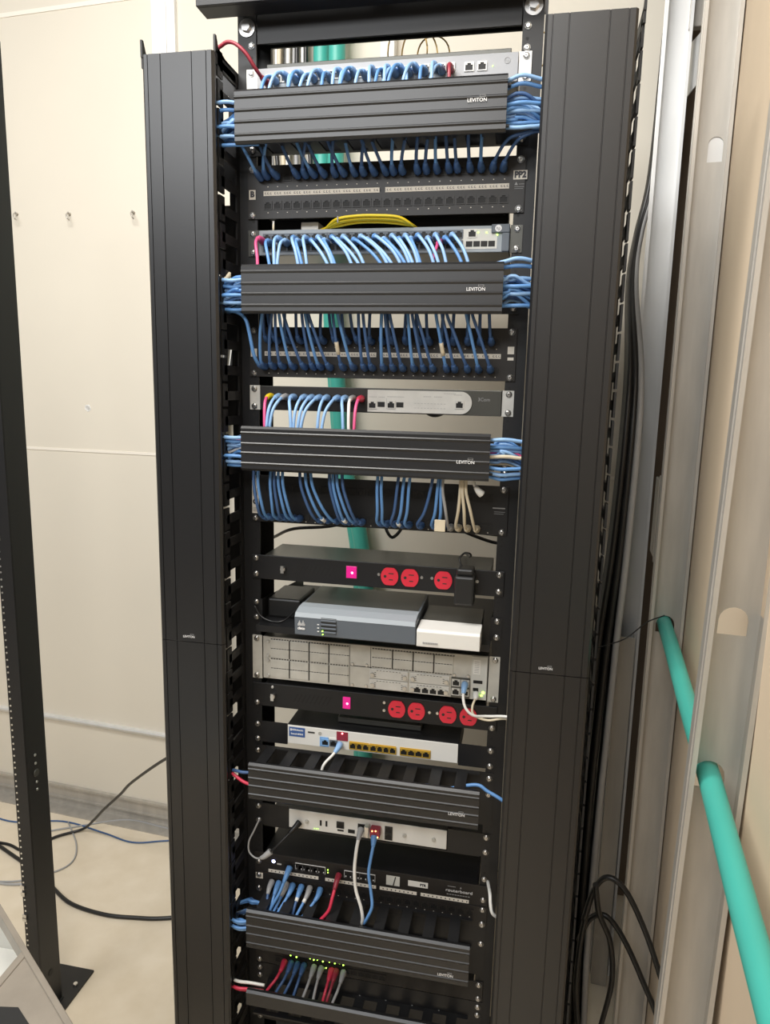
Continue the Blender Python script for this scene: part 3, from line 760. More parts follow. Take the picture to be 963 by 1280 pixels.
for k in range(16):
    a0 = 2*math.pi*k/16; a1 = 2*math.pi*(k+1)/16
    b.hexa([(0.203+0.005*math.cos(a0), -0.0045, 2.012+0.005*math.sin(a0)), (0.203+0.005*math.cos(a1), -0.0045, 2.012+0.005*math.sin(a1)), (0.203+0.005*math.cos(a1), -0.004, 2.012+0.005*math.sin(a1)), (0.203+0.005*math.cos(a0), -0.004, 2.012+0.005*math.sin(a0)),
            (0.203+0.0042*math.cos(a0), -0.0045, 2.012+0.0042*math.sin(a0)), (0.203+0.0042*math.cos(a1), -0.0045, 2.012+0.0042*math.sin(a1)), (0.203+0.0042*math.cos(a1), -0.004, 2.012+0.0042*math.sin(a1)), (0.203+0.0042*math.cos(a0), -0.004, 2.012+0.0042*math.sin(a0))])
b.build('logo', None, fp); text('hp', 0.203, 2.0118, 0.0045, 'textgrey', fp, 'logo', -0.0042)
led(0.180, 2.005, fp, 'ledgreen', -0.004, 0.0009)
ears(d, 1.9805, 2.0245, 'whitetrim', xin=0.2215)

def number_dots(b, xs, z, y, w=0.0018, h=0.0012):
    for x in xs: b.box(x-w/2, x+w/2, y-0.0002, y, z-h/2, z+h/2)
def patch_panel(label, z0, z1, rows, strip, strip_letters, numz, n=24, mt_='brownport'):
    p = empty('patch_bay', (0, 0.0, z0), label, 'patch panel')
    b = MB(); b.box(-0.2413, 0.2413, -0.003, 0.0, z0, z1).box(-0.21, 0.21, 0.0, 0.030, z0+0.004, z1-0.004); body = b.build('panel', mt_, p, bevel=0.0005)
    xs = [-0.2035+i*(0.411/(n-1)) for i in range(n)]
    for zr in rows:
        for x in xs: jack(x, zr, body, mt_, -0.003)
    if strip:
        b = MB()
        for a, c, in ((xs[0]-0.008, xs[11]+0.004), (xs[12]-0.004, xs[-1]+0.008)):
            b.box(a, c, -0.0036, -0.003, strip[0], strip[1])
        st = b.build('label_strip', 'strip', body)
        t = MB(); zc = (strip[0]+strip[1])/2; rr = random.Random(3)
        for x in xs:
            for k in range(3):
                xx = x-0.0055+k*0.0048
                t.box(xx, xx+0.0030, -0.0038, -0.0036, zc-0.0015, zc-0.0009).box(xx, xx+0.0008, -0.0038, -0.0036, zc-0.0015, zc+0.0016)
                t.box(xx, xx+0.0026, -0.0038, -0.0036, zc+0.0012, zc+0.0016)
        t.build('printed_text', 'textdark', st)
    t = MB()
    for z in numz: number_dots(t, xs, z, -0.003)
    t.build('printed_text', 'strip', body)
    for s in (-1, 1):
        for z in (z1-0.0064, z0+0.0064): screw(s*0.2325, z, p, -0.003)
    return p, body

p, bd = patch_panel('48-port patch panel marked B and PP2, its lower row of ports empty', 1.780, 1.869, (1.849, 1.8025), (1.8185, 1.8265), '', (1.8335, 1.7905))
b = MB(); b.box(-0.215, 0.215, 0.060, 0.110, 1.768, 1.815); b.build('rear_support_bar', 'black', p)
b = MB(); b.box(-0.2385, -0.2265, -0.0036, -0.003, 1.813, 1.829); lb = b.build('label', 'strip', bd); text('B', -0.2325, 1.8215, 0.0095, 'textdark', lb, y=-0.0037, bold=0.0008)
b = MB(); b.box(0.2215, 0.2440, -0.0036, -0.003, 1.832, 1.846); lb = b.build('label', 'strip', bd); text('PP2', 0.2328, 1.839, 0.0095, 'textdark', lb, y=-0.0037, width=0.019, bold=0.0008)
b = MB(); b.prism([(0.224, 1.8235), (0.2295, 1.8235), (0.2267, 1.8285)], 'y', -0.0034, -0.003); b.box(0.231, 0.240, -0.0033, -0.003, 1.8245, 1.8252).box(0.224, 0.240, -0.0033, -0.003, 1.8205, 1.8212).box(0.224, 0.238, -0.0033, -0.003, 1.8175, 1.8182); b.build('printed_text', 'textgrey', bd)

p, bd = patch_panel('48-port patch panel below the second manager, both rows full of plugs', 1.5057, 1.5946, (1.571, 1.5245), (1.5435, 1.5515), '', (1.5595, 1.5125))
b = MB(); b.box(-0.2385, -0.2265, -0.0036, -0.003, 1.5415, 1.556); lb = b.build('label', 'strip', bd); b = MB(); b.box(-0.2355, -0.2345, -0.0038, -0.0036, 1.5440, 1.5535).box(-0.2320, -0.2290, -0.0038, -0.0036, 1.5440, 1.5450); b.build('printed_text', 'textdark', lb)
b = MB(); b.box(0.2265, 0.2375, -0.0036, -0.003, 1.5515, 1.5640); b.box(0.2268, 0.2372, -0.0034, -0.003, 1.541, 1.546); b.build('label', 'strip', bd)

p, bd = patch_panel('black patch panel marked C with blue and cream cables in its lower row', 1.2345, 1.3234, (1.2475, 1.300), None, '', (1.2385,), mt_='black')
b = MB(); b.box(-0.2385, -0.2255, -0.0036, -0.003, 1.2500, 1.3130); lb = b.build('label', 'strip', bd)
text('C', -0.232, 1.2720, 0.010, 'textdark', lb, y=-0.0037, bold=0.0008)
t = MB()
for k in range(4):
    t.box(-0.2370+k*0.0026, -0.2362+k*0.0026, -0.0038, -0.0036, 1.2530, 1.2620); t.box(-0.2370+k*0.0026, -0.2362+k*0.0026, -0.0038, -0.0036, 1.2830, 1.2980)
t.build('printed_text', 'textdark', lb)
t = MB(); t.box(0.214, 0.236, -0.0034, -0.003, 1.2830, 1.2850).box(0.217, 0.236, -0.0034, -0.003, 1.2770, 1.2776).box(0.217, 0.234, -0.0034, -0.003, 1.2735, 1.2741); t.build('printed_text', 'textgrey', bd)

# second switch
d = empty('network_switch', (0, 0.1, 1.717), 'network switch carrying the yellow cord, with a dark badge at its right end', 'network switch')
b = MB(); b.box(-0.2205, 0.2205, 0.002, 0.26, 1.7185, 1.7610); b.build('body', 'chassis', d, bevel=0.001)
b = MB(); b.box(-0.2205, 0.2205, -0.004, 0.002, 1.7185, 1.7610); fp = b.build('front_panel', 'slatelight', d, bevel=0.001)
for i in range(24):
    for z in (1.7480, 1.7310): jack(-0.205+i*0.0148, z, fp, 'slate', -0.0042)
jack(0.158, 1.749, fp, 'nickel', -0.0042)
for i in range(4):
    b = MB(); b.use('dark').box(0.148+i*0.0125, 0.159+i*0.0125, -0.0048, -0.004, 1.7275, 1.7365); b.build('module_slot', None, fp)
b = MB(); b.box(0.142, 0.200, -0.0044, -0.004, 1.7240, 1.7560); b.build('faceplate', 'glowlabel', fp)
for x, z in ((0.168, 1.7505), (0.182, 1.7500), (0.200, 1.7460)): led(x, z, fp, 'ledgreen', -0.0046, 0.0013)
b = MB(); b.box(0.190, 0.2205, -0.0080, -0.004, 1.7485, 1.7625).box(0.2080, 0.2205, -0.0080, -0.004, 1.7185, 1.7485); bg = b.build('badge', 'slate', fp, bevel=0.0015)
b = MB(); b.cyl((0.2015, -0.008, 1.7555), (0.2015, -0.0086, 1.7555), 0.0055, 0.0055, 20); lg = b.build('logo', 'text', bg); text('hp', 0.2015, 1.7553, 0.005, 'slate', lg, y=-0.0089)
ears(d, 1.7175, 1.7615, 'chassis', xin=0.2215)

# white-fronted switch
d = empty('network_switch', (0, 0.1, 1.445), 'dark network switch with a round-ended white front area', 'network switch')
b = MB(); b.box(-0.2205, 0.2205, -0.002, 0.22, 1.4455, 1.4895); b.build('body', 'chassis', d, bevel=0.001)
b = MB(); b.box(-0.2205, -0.015, -0.004, -0.002, 1.4475, 1.4885); bk = b.build('port_block', 'brownport', d)
for i in range(13): jack(-0.2+i*0.0143, 1.469, bk, 'brownport', -0.004)
poly = [(-0.017, 1.4475), (0.150, 1.4475)] + [(0.150+0.0195*math.cos(a), 1.4670+0.0195*math.sin(a)) for a in [-math.pi/2+math.pi*k/14 for k in range(1, 14)]] + [(0.150, 1.4865), (-0.017, 1.4865)]
b = MB(); b.prism(poly, 'y', -0.0045, -0.002); fp = b.build('front_panel', 'nickel', d)
for x, z in ((-0.008, 1.4600), (0.026, 1.4610), (0.148, 1.4640)): jack(x, z, fp, 'nickel', -0.0047)
for x in (0.008, 0.042):
    b = MB(); b.use('dark').box(x-0.0065, x+0.0065, -0.0049, -0.0045, 1.4565, 1.4655); b.build('module_slot', None, fp)
t = MB()
for x, w, z in ((-0.008, 0.012, 1.4735), (0.008, 0.010, 1.4735), (0.034, 0.030, 1.4745), (0.090, 0.012, 1.4760), (0.110, 0.014, 1.4760), (0.145, 0.014, 1.4800), (0.130, 0.02, 1.4820)):
    k = x-w/2
    while k < x+w/2: t.box(k, k+0.0016, -0.0047, -0.0045, z, z+0.0010); k += 0.0024
for i in range(10): t.box(0.068+i*0.0058, 0.0715+i*0.0058, -0.0047, -0.0045, 1.4640, 1.4646); t.box(0.068+i*0.0058, 0.0715+i*0.0058, -0.0047, -0.0045, 1.4560, 1.4566)
t.box(0.0175, 0.018, -0.0047, -0.0045, 1.4540, 1.4720)
t.build('printed_text', 'textgrey', fp)
text('3Com', 0.190, 1.4735, 0.006, 'textgrey', d, 'logo', y=-0.0022)
ears(d, 1.4455, 1.4900, 'nickel', xin=0.2215)

# ---- power strips
def mk_outlet(mb):
    r, h = 0.0165, 0.0185; n = 24; poly = []
    for k in range(n):
        a = 2*math.pi*k/n; x, z = r*1.0*math.cos(a), 0.0185*math.sin(a)
        z = max(-0.0165, min(0.0165, z)); poly.append((x, z))
    mb.use('outlet').prism(poly, 'y', 0.0, -0.003)
    mb.use('seam').box(-0.0020, 0.0075, -0.0034, -0.003, 0.0050, 0.0068).box(-0.0010, 0.0065, -0.0034, -0.003, -0.0068, -0.0050)
    mb.cyl((-0.0085, -0.003, 0.0), (-0.0085, -0.0034, 0.0), 0.0028, 0.0028, 10)
def power_strip(label, z0, z1, outlets, sw, swsz, scr, knob, slots, depth, topmat):
    p = empty('power_strip', (0, 0.05, z0), label, 'power strip')
    b = MB(); b.box(-0.2413, 0.2413, -0.003, 0.0, z0, z1); b.build('front_panel', 'black', p, bevel=0.001)
    b = MB(); b.box(-0.217, 0.217, 0.0, depth, z0+0.001, z1-0.0005); b.build('housing', topmat, p, bevel=0.001)
    zc = (z0+z1)/2
    for x in outlets: stamp('outlet', x, -0.003, zc, p, mk_outlet)
    w, h, dz = swsz
    b = MB(); b.box(sw-w/2-0.0015, sw+w/2+0.0015, -0.0040, -0.003, zc+dz-h/2-0.0015, zc+dz+h/2+0.0015); bz = b.build('switch_bezel', 'seam', p)
    b = MB(); b.box(sw-w/2, sw+w/2, -0.0065, -0.004, zc+dz-h/2, zc+dz+h/2); rk = b.build('rocker', 'rocker', bz, bevel=0.0008)
    led(sw+0.0015, zc+dz-0.001, rk, 'rockerhot', -0.0062, 0.0026)
    for x, z in scr: small_screw(x, zc+z, p, -0.003)
    b = MB(); b.cyl((knob, -0.003, zc), (knob, -0.012, zc), 0.0050, 0.0045, 14).box(knob-0.003, knob+0.003, -0.014, -0.012, zc-0.007, zc+0.007); b.build('breaker_button', 'silver', p)
    t = MB()
    for i in range(9):
        x = slots+i*0.0085
        t.hexa([(x, -0.0032, zc-0.009), (x+0.0035, -0.0032, zc-0.009), (x+0.0035, -0.003, zc-0.009), (x, -0.003, zc-0.009), (x+0.009, -0.0032, zc+0.009), (x+0.0125, -0.0032, zc+0.009), (x+0.0125, -0.003, zc+0.009), (x+0.009, -0.003, zc+0.009)])
    t.build('vent_slots', 'dark', p)
    return p
p = power_strip('upper black power strip, three red outlets and a black adapter plugged in', 1.1215, 1.1690, (0.031, 0.069, 0.131, 0.169), -0.042, (0.0200, 0.0230, 0.003), ((0.010, 0.002), (0.091, 0.002), (0.110, 0.002), (0.193, 0.002)), -0.176, -0.155, 0.105, 'chassis')
for s in (-1, 1):
    for z in (1.1625, 1.1310): screw(s*0.2325, z, p, -0.003)
p = power_strip('lower black power strip with four red outlets, below the metal router', 0.8600, 0.9085, (0.051, 0.089, 0.149, 0.188), -0.048, (0.0150, 0.0240, 0.002), ((0.026, 0.010), (0.026, -0.006), (0.114, 0.0), (0.129, 0.0), (0.211, 0.0)), -0.1975, -0.158, 0.105, 'black')
for s in (-1, 1): screw(s*0.2325, 0.8665, p, -0.003)
small_screw(-0.2, 0.902, p, -0.003)
# adapter
ad = empty('power_adapter', (0.1725, -0.03, 1.112), 'black wall adapter plugged into the rightmost outlet of the upper power strip', 'power adapter')
b = MB(); b.box(0.1550, 0.1905, -0.045, -0.003, 1.1120, 1.1650); b.build('body', 'slate' if False else 'blackcable', ad, bevel=0.004)
b = MB(); b.box(0.1575, 0.1880, -0.040, -0.006, 1.1650, 1.1780); b.build('cap', 'blackcable', ad, bevel=0.004)
b = MB(); b.tube(smooth_path([(0.166, -0.02, 1.176), (0.160, -0.015, 1.190), (0.168, -0.005, 1.199), (0.178, 0.0, 1.197), (0.176, 0.03, 1.185), (0.16, 0.10, 1.175)]), 0.0018, 6); b.build('cord', 'blackcable', ad)

# ---- shelf with two small devices
sh = empty('rack_shelf', (0, 0.1, 1.030), 'black tray shelf holding the blue-grey router and the white box', 'shelf')
b = MB(); b.box(-0.222, 0.222, -0.030, 0.26, 1.0365, 1.0385).box(-0.222, 0.222, -0.0315, -0.030, 1.0255, 1.0385); b.build('tray', 'black', sh)
for s in (-1, 1):
    x0, x1 = (-0.222, -0.2205) if s < 0 else (0.2205, 0.222)
    b = MB(); b.prism([(0.0, 1.0385), (0.26, 1.0385), (0.26, 1.055), (0.0, 1.081)], 'x', x0, x1).box(min(s*0.2413, s*0.2205), max(s*0.2413, s*0.2205), -0.002, 0, 1.0365, 1.081)
    e = b.build('side_bracket', 'black', sh)
    for z in (1.0745, 1.0440): screw(s*0.2325, z, e, -0.002)
b = MB(); b.box(-0.218, -0.150, 0.02, 0.12, 1.0385, 1.0770)
tag(b.build('power_brick', 'blackcable', bevel=0.004), 'black power brick on the tray shelf left of the blue-grey router', 'power brick')
cable([(-0.16, 0.02, 1.055), (-0.175, -0.01, 1.043), (-0.200, -0.012, 1.041), (-0.222, -0.010, 1.050), (-0.234, -0.008, 1.068)], 'blackcable', 'thin black cord looping in front of the power brick on the tray shelf', r=0.0018, name='power_cable')

rt = empty('small_router', (-0.02, 0.0, 1.0385), 'blue-grey desktop router with vent slots and a lit lamp, left on the tray shelf', 'router')
X0, X1 = -0.1325, 0.092
zb0 = 1.0400
b = MB()
b.prism([(-0.068, zb0), (-0.070, zb0+0.034), (-0.066, zb0+0.041), (-0.045, zb0+0.0455), (0.10, zb0+0.0455), (0.10, zb0)], 'x', X0, X1)
b.build('body', 'slate', rt, bevel=0.0012)
b = MB(); b.prism([(-0.0705, zb0+0.0345), (-0.0665, zb0+0.0420), (-0.045, zb0+0.0470), (-0.020, zb0+0.0472), (-0.020, zb0+0.0455), (-0.045, zb0+0.0450), (-0.066, zb0+0.0405)], 'x', X0+0.001, X1-0.001); b.build('top_bezel', 'slatelight', rt)
b = MB(); b.box(X0+0.004, X1-0.004, -0.018, 0.10, zb0+0.0455, zb0+0.0465); b.build('lid', 'chassis', rt)
for k in range(4):
    z = zb0+0.008+k*0.0072
    b = MB(); b.box(-0.082, -0.053, -0.0725, -0.068, z, z+0.0035); b.build('vent_rib', 'slate', rt, bevel=0.0008)
    b = MB(); b.box(-0.082, -0.053, -0.0702, -0.068, z+0.0036, z+0.0066); b.build('vent_slot', 'seam', rt)
text('cisco', -0.1195, zb0+0.013, 0.0050, 'text', rt, 'logo', y=-0.0695, width=0.014, bold=0.0004)
lg = MB()
for i, h in enumerate((0.004, 0.007, 0.010, 0.006, 0.004, 0.006, 0.010, 0.007, 0.004)):
    x = -0.1260+i*0.0016; lg.box(x, x+0.0007, -0.0702, -0.0690, zb0+0.018, zb0+0.018+h)
lg.build('logo_mark', 'text', rt)
for k in range(3): b = MB(); b.box(-0.0890, -0.0855, -0.0700, -0.069, zb0+0.009+k*0.0065, zb0+0.0105+k*0.0065); b.build('printed_text', 'text', rt)
led(-0.0785, zb0+0.0120, rt, 'ledgreen', -0.0722, 0.0013); led(-0.0785, zb0+0.0048, rt, 'ledgreen', -0.070, 0.0010)

bx = empty('white_device', (0.15, 0.0, 1.0385), 'small white box with grey lettering, right on the tray shelf', 'network device')
b = MB(); b.prism([(-0.072, 1.0395), (-0.074, 1.0680), (-0.070, 1.0715), (-0.018, 1.0725), (-0.018, 1.0395)], 'x', 0.0945, 0.2065); b.build('front_cover', 'white', bx, bevel=0.0015)
b = MB(); b.box(0.0965, 0.2045, -0.018, 0.075, 1.0395, 1.0720); b.build('body', 'chassis', bx, bevel=0.001)
t = MB(); 
for i in range(9): t.box(0.106+i*0.0030, 0.1082+i*0.0030, -0.0737, -0.0725, 1.0460, 1.0490)
t.build('printed_text', 'textgrey', bx)

# ---- 2U metal router
d = empty('metal_router', (0, 0.1, 0.9175), 'two-unit stamped metal router with rows of blank slot covers', 'router')
b = MB(); b.box(-0.2195, 0.2195, 0.002, 0.30, 0.9190, 1.0055); b.build('body', 'chassis', d)
b = MB(); b.box(-0.2195, 0.2195, -0.002, 0.002, 0.9190, 1.0055); fp = b.build('front_panel', 'beige_metal', d, bevel=0.0008)
def slot_cover(x0, x1, z0, z1):
    b = MB(); b.box(x0, x1, -0.0032, -0.002, z0, z1); return b.build('slot_cover', 'beige_metal', fp, bevel=0.0006)
zA, zB, zC = 1.0015, 0.9605, 0.9225
cx = [-0.205, -0.1650, -0.1250, -0.0850, -0.0450]
for i in range(4):
    for (z0, z1) in ((0.9630, 0.9815), (0.9825, 1.0000), (0.9235, 0.9410), (0.9420, 0.9590)):
        slot_cover(cx[i]+0.0012, cx[i+1]-0.0012, z0, z1)
cx2 = [0.0, 0.0400, 0.0795, 0.1190, 0.1570]
for i in range(4):
    for (z0, z1) in ((0.9650, 0.9830), (0.9840, 1.0000)):
        slot_cover(cx2[i]+0.0012, cx2[i+1]-0.0012, z0, z1)
t = MB()
for x in cx[1:4]:
    t.box(x-0.0009, x+0.0009, -0.0034, -0.002, 0.9635, 1.0000).box(x-0.0009, x+0.0009, -0.0034, -0.002, 0.9235, 0.9590)
for x in cx2[1:4]: t.box(x-0.0009, x+0.0009, -0.0034, -0.002, 0.9650, 1.0000)
x = -0.203
while x < 0.155:
    for z, a0, a1 in ((0.9820, -0.21, -0.045), (0.9415, -0.21, -0.045), (0.9835, 0.0, 0.157), (0.9640, 0.0, 0.157)):
        if a0 < x < a1-0.003: t.box(x, x+0.0040, -0.0033, -0.002, z-0.0004, z+0.0004)
    x += 0.0055
x = -0.203
while x < 0.155:
    for z in (1.0012, 0.9612):
        if not (-0.045 < x < 0.0) and not (z < 0.97 and x > -0.04): t.box(x, x+0.003, -0.0033, -0.002, z-0.0007, z+0.0007)
    x += 0.0055
t.box(-0.0420, -0.0005, -0.0026, -0.002, 0.9618, 0.9632).box(-0.003, -0.0022, -0.0026, -0.002, 0.92, 1.004).box(-0.044, -0.0432, -0.0026, -0.002, 0.92, 1.004)
t.build('seams', 'seam', fp)
def hwic(x0, x1, z0, z1, ports):
    b = MB(); b.box(x0, x1, -0.0045, -0.002, z0, z1); c = b.build('interface_card', 'nickel', fp, bevel=0.0008)
    for x in (x0+0.006, x1-0.006): 
        b = MB(); b.cyl((x, -0.0045, z0+0.008), (x, -0.0085, z0+0.008), 0.0042, 0.0038, 12); b.build('thumbscrew', 'silver', c)
    t = MB()
    for k in range(8): t.box(x0+0.014+k*0.0062, x0+0.0175+k*0.0062, -0.0048, -0.0045, z1-0.003, z1-0.0022)
    for k in range(3): t.box(x0+0.0100, x0+0.0130, -0.0048, -0.0045, z0+0.004+k*0.004, z0+0.005+k*0.004).box(x1-0.0130, x1-0.010, -0.0048, -0.0045, z0+0.004+k*0.004, z0+0.005+k*0.004)
    t.build('vent_slots', 'seam', c)
    if ports:
        for k in range(4): jack(x0+0.0155+k*0.0150, z0+0.0080, c, 'nickel', -0.0048)
hwic(-0.004, 0.071, 0.9415, 0.9610, False); hwic(-0.004, 0.071, 0.9205, 0.9400, False)
hwic(0.074, 0.150, 0.9415, 0.9610, False); hwic(0.074, 0.150, 0.9205, 0.9400, True)
b = MB(); b.box(0.153, 0.188, -0.0040, -0.002, 0.9205, 0.9600); gp = b.build('port_block', 'chassis', fp)
for x, z in ((0.162, 0.9500), (0.162, 0.9320), (0.179, 0.9500), (0.179, 0.9320)): jack(x, z, gp, 'nickel', -0.0042)
b = MB(); b.box(0.190, 0.2185, -0.0036, -0.002, 0.9205, 1.0040); sp = b.build('side_plate', 'glowlabel', fp)
b = MB(); b.box(0.1930, 0.2060, -0.0040, -0.0036, 0.9700, 0.9980); lb = b.build('label', 'white', sp)
t = MB()
for k in range(7): t.box(0.1950, 0.2040, -0.0042, -0.004, 0.9730+k*0.0034, 0.9738+k*0.0034)
t.build('printed_text', 'textgrey', lb)
b = MB(); b.use('dark').box(0.1940, 0.2110, -0.0042, -0.0036, 0.9520, 0.9580).box(0.1940, 0.2040, -0.0042, -0.0036, 0.937, 0.943); b.build('memory_slot', None, sp)
led(0.2130, 0.9350, sp, 'ledgreen', -0.0038, 0.0030); led(0.2100, 0.9290, sp, 'ledgreen', -0.0038, 0.0022)
for x, z in ((-0.2085, 0.996), (-0.2085, 0.967), (-0.2085, 0.957), (-0.2085, 0.9255), (-0.038, 0.9660), (-0.010, 0.9660), (-0.038, 0.9240), (-0.010, 0.9240), (0.158, 0.9640), (0.184, 0.9640)):
    small_screw(x, z, fp, -0.003)
ears(d, 0.9175, 1.0064, 'beige_metal', xin=0.2215)
cable([(0.179, -0.008, 0.9500), (0.179, -0.024, 0.948), (0.179, -0.036, 0.935), (0.185, -0.042, 0.918), (0.200, -0.040, 0.905), (0.225, -0.030, 0.902), (0.262, -0.045, 0.912), (0.30, -0.04, 0.90)], 'white', 'white cord with a pale blue plug leaving the metal router to the right', bootcol='litpaleblue', r=0.0026)
cable([(0.2005, -0.008, 0.9330), (0.2000, -0.022, 0.930), (0.1960, -0.032, 0.918), (0.200, -0.036, 0.904), (0.225, -0.034, 0.896), (0.262, -0.04, 0.905), (0.30, -0.04, 0.88)], 'cream', 'cream cord with a white plug at the lower right of the metal router', bootcol='white', r=0.0022, bl=0.016)

# ---- white router with gold ports
d = empty('white_router', (0, 0.1, 0.784), 'white-fronted router with a blue label and rows of gold ports', 'router')
b = MB(); b.box(-0.170, 0.172, 0.0, 0.13, 0.7850, 0.8260); b.build('body', 'black', d, bevel=0.001)
b = MB(); b.box(-0.1690, 0.1710, -0.002, 0.0, 0.7860, 0.8250); fp = b.build('front_panel', 'white', d, bevel=0.0008)
b = MB(); b.box(-0.166, -0.133, -0.0026, -0.002, 0.8020, 0.8215); lb = b.build('label', 'bluelabel', fp)
t = MB(); rr = random.Random(5)
for z in (0.8145, 0.8060):
    x = -0.1600 if z > 0.81 else -0.1620
    t.box(-0.1635, -0.1605, -0.0028, -0.0026, 0.8135, 0.8185) if z > 0.81 else None
    while x < -0.137:
        w = rr.uniform(0.0012, 0.0024); t.box(x, x+w, -0.0028, -0.0026, z, z+rr.uniform(0.0025, 0.0038)); x += w+0.0008
t.build('printed_text', 'text', lb)
b = MB(); b.use('seam').box(-0.127, -0.113, -0.0026, -0.002, 0.8130, 0.8160); b.build('card_slot', None, fp)
b = MB(); b.cyl((-0.102, -0.002, 0.8145), (-0.102, -0.0026, 0.8145), 0.0038, 0.0038, 14); b.build('reset_hole', 'beige_metal', fp)
for x, w in ((-0.0930, 0.0185), (-0.0760, 0.0175)):
    b = MB(); b.box(x-w/2, x+w/2, -0.0030, -0.002, 0.7880, 0.8080); b.build('port_frame', 'ltblue' if x < -0.09 else 'white', fp)
    jack(x+0.002, 0.7975, fp, 'ltblue' if x < -0.09 else 'slate', -0.0032)
b = MB(); b.box(-0.0680, -0.0450, -0.0030, -0.002, 0.8050, 0.8230); rb = b.build('port_frame', 'maroon', fp); led(-0.0565, 0.8200, rb, 'ledred', -0.003, 0.0022)
for g0, n, w in ((-0.0420, 3, 0.0125), (-0.0010, 4, 0.0125), (0.0590, 4, 0.0145)):
    x0 = g0
    b = MB(); b.box(x0, x0+n*w+0.002, -0.0032, -0.002, 0.7890, 0.8060); b.build('port_frame', 'gold', fp)
    for k in range(n): jack(x0+0.0078+k*w, 0.7972, fp, 'gold', -0.0034)
for s in (-1, 1):
    x0, x1 = (-0.2413, -0.170) if s < 0 else (0.172, 0.2413)
    b = MB(); b.box(x0, x1, -0.0015, 0.0005, 0.7825, 0.8265); e = b.build('rack_ear', 'black', d)
    for z in (0.8195, 0.7880): screw(s*0.2325, z, e, -0.0015)
cable([(-0.0600, -0.006, 0.7985), (-0.0605, -0.020, 0.7975), (-0.067, -0.034, 0.790), (-0.079, -0.046, 0.778), (-0.084, -0.050, 0.765), (-0.084, -0.05, 0.75)], 'white', 'white cord with a pale blue boot dropping from the white router into the manager below', bootcol='litpaleblue')
# flat device on top of it (grey slab edge)
b = MB(); b.box(-0.075, 0.095, 0.03, 0.12, 0.8265, 0.8385)
tag(b.build('flat_device', 'chassis', bevel=0.002), 'flat dark grey device resting on top of the white router with gold ports', 'network device')

# strands around manager 4
side_strand('m4', -1, -0.070, 0.752, 0.002, 'shadeblue'); 
cable([(-0.20, -0.075, 0.728), (-0.2155, -0.078, 0.732), (-0.235, -0.078, 0.738), (-0.262, -0.070, 0.748), (-0.29, -0.05, 0.74), (-0.30, -0.04, 0.69)], 'red', 'red cable entering the left end of the fourth horizontal manager', r=0.0031)
cable([(0.16, -0.05, 0.76), (0.21, -0.05, 0.775), (0.232, -0.055, 0.768), (0.262, -0.06, 0.755), (0.29, -0.05, 0.72)], 'blue', 'blue cable leaving the right end of the fourth horizontal manager', r=0.0033)
cable([(0.08, -0.05, 0.757), (0.11, -0.055, 0.764), (0.135, -0.055, 0.764), (0.17, -0.05, 0.755)], 'blue', 'short blue cable seen through the slots of the fourth manager', r=0.0031)

# ---- small white router on a tray
d = empty('white_router', (0, 0.1, 0.6), 'off-white router with two bolts, orange plug and hanging cords in front', 'router')
b = MB(); b.box(-0.167, 0.157, 0.0, 0.14, 0.6010, 0.6400); b.build('body', 'black', d, bevel=0.001)
b = MB(); b.box(-0.1665, 0.1565, -0.003, 0.0, 0.6015, 0.6420); fp = b.build('front_panel', 'white', d, bevel=0.003)
for x in (-0.128, 0.073, 0.131):
    b = MB(); b.cyl((x, -0.003, 0.6200), (x, -0.0065, 0.6200), 0.0042, 0.0036, 12).cyl((x, -0.0065, 0.62), (x, -0.0072, 0.62), 0.002, 0.0016, 8); b.build('bolt' if x > 0 else 'power_jack', 'beige_metal', fp)
for x in (-0.099, -0.087):
    b = MB(); b.use('dark').box(x-0.002, x+0.002, -0.0035, -0.003, 0.6150, 0.6270); b.build('usb_port', None, fp)
jack(-0.058, 0.6230, fp, 'seam', -0.0034); jack(-0.014, 0.6245, fp, 'seam', -0.0034); jack(0.041, 0.6275, fp, 'seam', -0.0034); jack(0.041, 0.6125, fp, 'seam', -0.0034)
b = MB(); b.use('dark').box(-0.064, -0.051, -0.0035, -0.003, 0.6090, 0.6125).box(-0.042, -0.028, -0.0035, -0.003, 0.6080, 0.6160); b.build('module_slot', None, fp)
for k in range(3): led(-0.112+k*0.004, 0.607, fp, 'textgrey' if False else 'ledgreen', -0.003, 0.0006)
for s in (-1, 1):
    x0, x1 = (-0.2413, -0.168) if s < 0 else (0.158, 0.2413)
    b = MB(); b.box(x0, x1, -0.0015, 0.0005, 0.5985, 0.6460); e = b.build('rack_ear', 'black', d)
    for z in (0.6390, 0.6075): screw(s*0.2325, z, e, -0.0015)
b = MB(); b.box(-0.222, 0.222, -0.0, 0.16, 0.5950, 0.5985)
tag(b.build('rack_shelf', 'black'), 'thin black shelf directly under the off-white router with two bolts', 'shelf')
cable([(-0.014, -0.008, 0.6235), (-0.014, -0.028, 0.618), (-0.015, -0.044, 0.600), (-0.016, -0.052, 0.565), (-0.012, -0.055, 0.525), (0.000, -0.060, 0.492), (0.004, -0.062, 0.470), (0.002, -0.060, 0.455)], 'white', 'white cord hanging from the off-white router into the fifth manager', bootcol='greycable', r=0.0034)
cable([(0.015, -0.018, 0.6195), (0.016, -0.034, 0.606), (0.014, -0.046, 0.585), (0.012, -0.050, 0.560), (0.018, -0.054, 0.525), (0.022, -0.060, 0.498), (0.014, -0.062, 0.474), (0.006, -0.060, 0.457)], 'blue', 'blue cord hanging from the orange-lit plug of the off-white router', bootcol='blue', r=0.0032, bl=0.02)
b = MB(); b.box(0.006, 0.026, -0.020, -0.003, 0.6160, 0.6340)
o = b.build('lit_plug', 'maroon', bevel=0.002); tag(o, 'reddish glowing plug in the off-white router at the top of the blue cord', 'plug')
